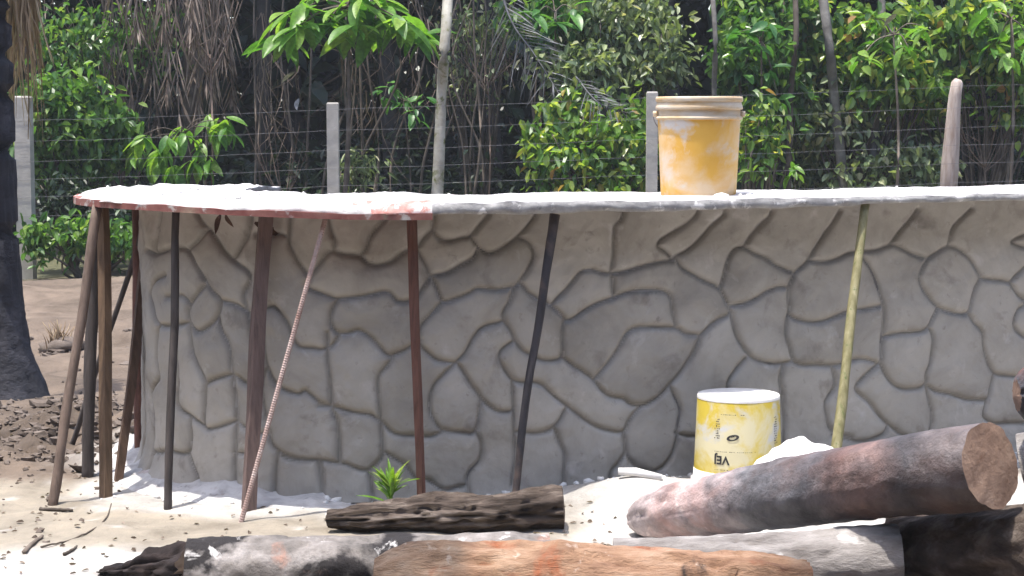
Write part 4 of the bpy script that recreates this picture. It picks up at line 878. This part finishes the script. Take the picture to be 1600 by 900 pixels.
# bare branching sapling by the dead fronds, twig tangles
def bare(name, px, Y, py_top, spread, label, n=9, r=.016):
    a = at(px, 400, Y); a[2] = gz(a[0], Y) - .03; fork = at(px + 3, py_top + 70, Y); e = empty(name, a + [0, 0, .03], label, 'sapling', 'bare saplings'); parts = [tube(curve([a, (a + fork) / 2 + [.03, 0, 0], fork], 5), np.linspace(r, r * .7, 11), 6)]
    for q in range(n):
        t_ = at(px + spread * (q / (n - 1) * 2 - 1) + rng.normal() * 6, py_top - rng.uniform(0, 60), Y + rng.normal() * .2); s0 = fork + (a - fork) * rng.uniform(0, .12); parts.append(tube(curve([s0, (s0 + t_) / 2 + [0, 0, -.08], t_], 4), np.linspace(r * .6, r * .2, 9), 5))
        u = (s0 + t_) / 2 + [0, 0, -.05]; parts.append(tube([u, u + rng.normal(size=3) * .12 + [0, 0, .15]], [r * .3, r * .12], 4))
    V, Fs = join(*parts); obj('branches', V, Fs, m_w_grey, e)
bare('bare_sapling', 326, 17.9, 15, 62, 'bare grey branching sapling beside the dead palm skirt')
bare('bare_sapling', 760, 19.2, 60, 90, 'thin bare branching sapling right of the pale slender tree', 10, .012)
bare('bare_sapling', 1535, 18.2, 190, 80, 'low bare tangle of twigs right of the timber post', 10, .010)
bare('bare_sapling', 440, 17.8, 240, 50, 'low bare twigs left of the concrete post', 8, .010)
# the forest beyond reads as one mass
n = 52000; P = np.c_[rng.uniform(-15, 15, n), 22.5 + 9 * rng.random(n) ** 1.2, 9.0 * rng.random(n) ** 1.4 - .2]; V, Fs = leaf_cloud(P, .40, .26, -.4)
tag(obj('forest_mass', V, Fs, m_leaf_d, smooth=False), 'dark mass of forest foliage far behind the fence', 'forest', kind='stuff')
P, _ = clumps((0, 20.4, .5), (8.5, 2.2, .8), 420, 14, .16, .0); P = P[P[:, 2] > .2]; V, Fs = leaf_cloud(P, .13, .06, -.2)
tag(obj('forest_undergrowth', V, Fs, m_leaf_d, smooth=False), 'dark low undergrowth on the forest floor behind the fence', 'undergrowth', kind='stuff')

# unseen forest ring added behind and beside the viewer to block low sky
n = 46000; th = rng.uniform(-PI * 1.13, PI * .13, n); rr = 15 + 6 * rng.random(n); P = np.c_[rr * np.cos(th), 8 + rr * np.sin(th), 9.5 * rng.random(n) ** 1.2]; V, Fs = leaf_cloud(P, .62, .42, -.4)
tag(obj('forest_mass', V, Fs, m_leaf_d, smooth=False), 'unseen dark forest ring added to block low sky around the clearing', 'forest', kind='stuff')
# dry vines and dead leaves hanging in the undergrowth
for (x0, x1, y0, y1, Y, n) in ((535, 690, 30, 230, 19.2, 130), (690, 800, -20, 200, 19.6, 90), (400, 470, 60, 240, 19.8, 80), (60, 190, -40, 200, 19.0, 120), (1390, 1600, 140, 290, 18.9, 60)):
    V, Fs = strips(n, lambda: at(rng.uniform(x0, x1), rng.uniform(y0 - 60, y1 - 40), Y + rng.normal() * .35), lambda: rng.uniform(.2, .8), .007, .28)
    tag(obj('dry_vines', V, Fs, m_dead, smooth=False), 'dry brown vines and dead leaves hanging in the undergrowth', 'vines', kind='stuff')

for (px, py, az, lab_t) in ((466, 154, 2.8, 'pale dead leaf caught left of the concrete post top'), (461, 112, 1.2, 'single pale leaf hanging below the big bright leaves'), (1400, 22, .4, 'pale sunlit dead leaf among the light green bushes')):
    p = at(px, py, 17.5); me = broad_mesh('leaf_blade', m_deadg, .4, 6, .3); o = bpy.data.objects.new('pale_leaf', me); C.objects.link(o); o.location = tuple(p); o.rotation_euler = (-.5, .4, az); o.scale = (.17,) * 3; tag(o, lab_t, 'leaf')

# grit on the slab
parts = []
for q in range(380):
    i = rng.integers(int(ks * .25), ks - 3); j = rng.integers(1, nw - 1)
    if rng.random() > .25 + .75 * leftness[i]: continue
    r = abs(rng.normal(.001, .0025)) + .0015; parts.append(lump(top[i, j] + [0, 0, r * .3], r, q + 3000, 6, 4, .5, (1, 1, .7)))
V, Fs = join(*parts); tag(obj('slab_grit', V, Fs, m_white), 'crumbs and grit scattered on the top of the slab', 'grit', kind='stuff')
# leaf litter and crumbs on the sand
P = np.c_[rng.uniform(-2.2, .4, 700), rng.uniform(5.3, 8.5, 700)]; P = P[(P[:, 1] < 6.3) | (P[:, 0] < -1.45)]; P = np.c_[P, ground_z(P[:, 0], P[:, 1]) + .004]; V, Fs = leaf_cloud(P, .022, .012, 0, .15)
tag(obj('leaf_litter', V, Fs, m_dead, smooth=False), 'small dry leaf bits and chips littering the sand', 'litter', kind='stuff')

if 1:
    HD = .0012  # haze volume added to lift the dark tones, imitating lens veil
    hz = obj('haze', [(x, y, z) for z in (-1.2, 13) for y in (-16, 34) for x in (-24, 24)], [(0, 2, 3, 1), (4, 5, 7, 6), (0, 1, 5, 4), (2, 6, 7, 3), (0, 4, 6, 2), (1, 3, 7, 5)], bpy.data.materials.new('haze_veil'), smooth=False)
    tag(hz, 'thin haze added over the clearing to imitate lens veil', 'haze', kind='stuff'); hm = hz.data.materials[0]; hm.use_nodes = True; hm.node_tree.nodes.clear()
    pv = hm.node_tree.nodes.new('ShaderNodeVolumePrincipled'); pv.inputs['Density'].default_value = HD; pv.inputs['Color'].default_value = (.85, .9, 1, 1)
    mo = hm.node_tree.nodes.new('ShaderNodeOutputMaterial'); hm.node_tree.links.new(pv.outputs[0], mo.inputs['Volume'])
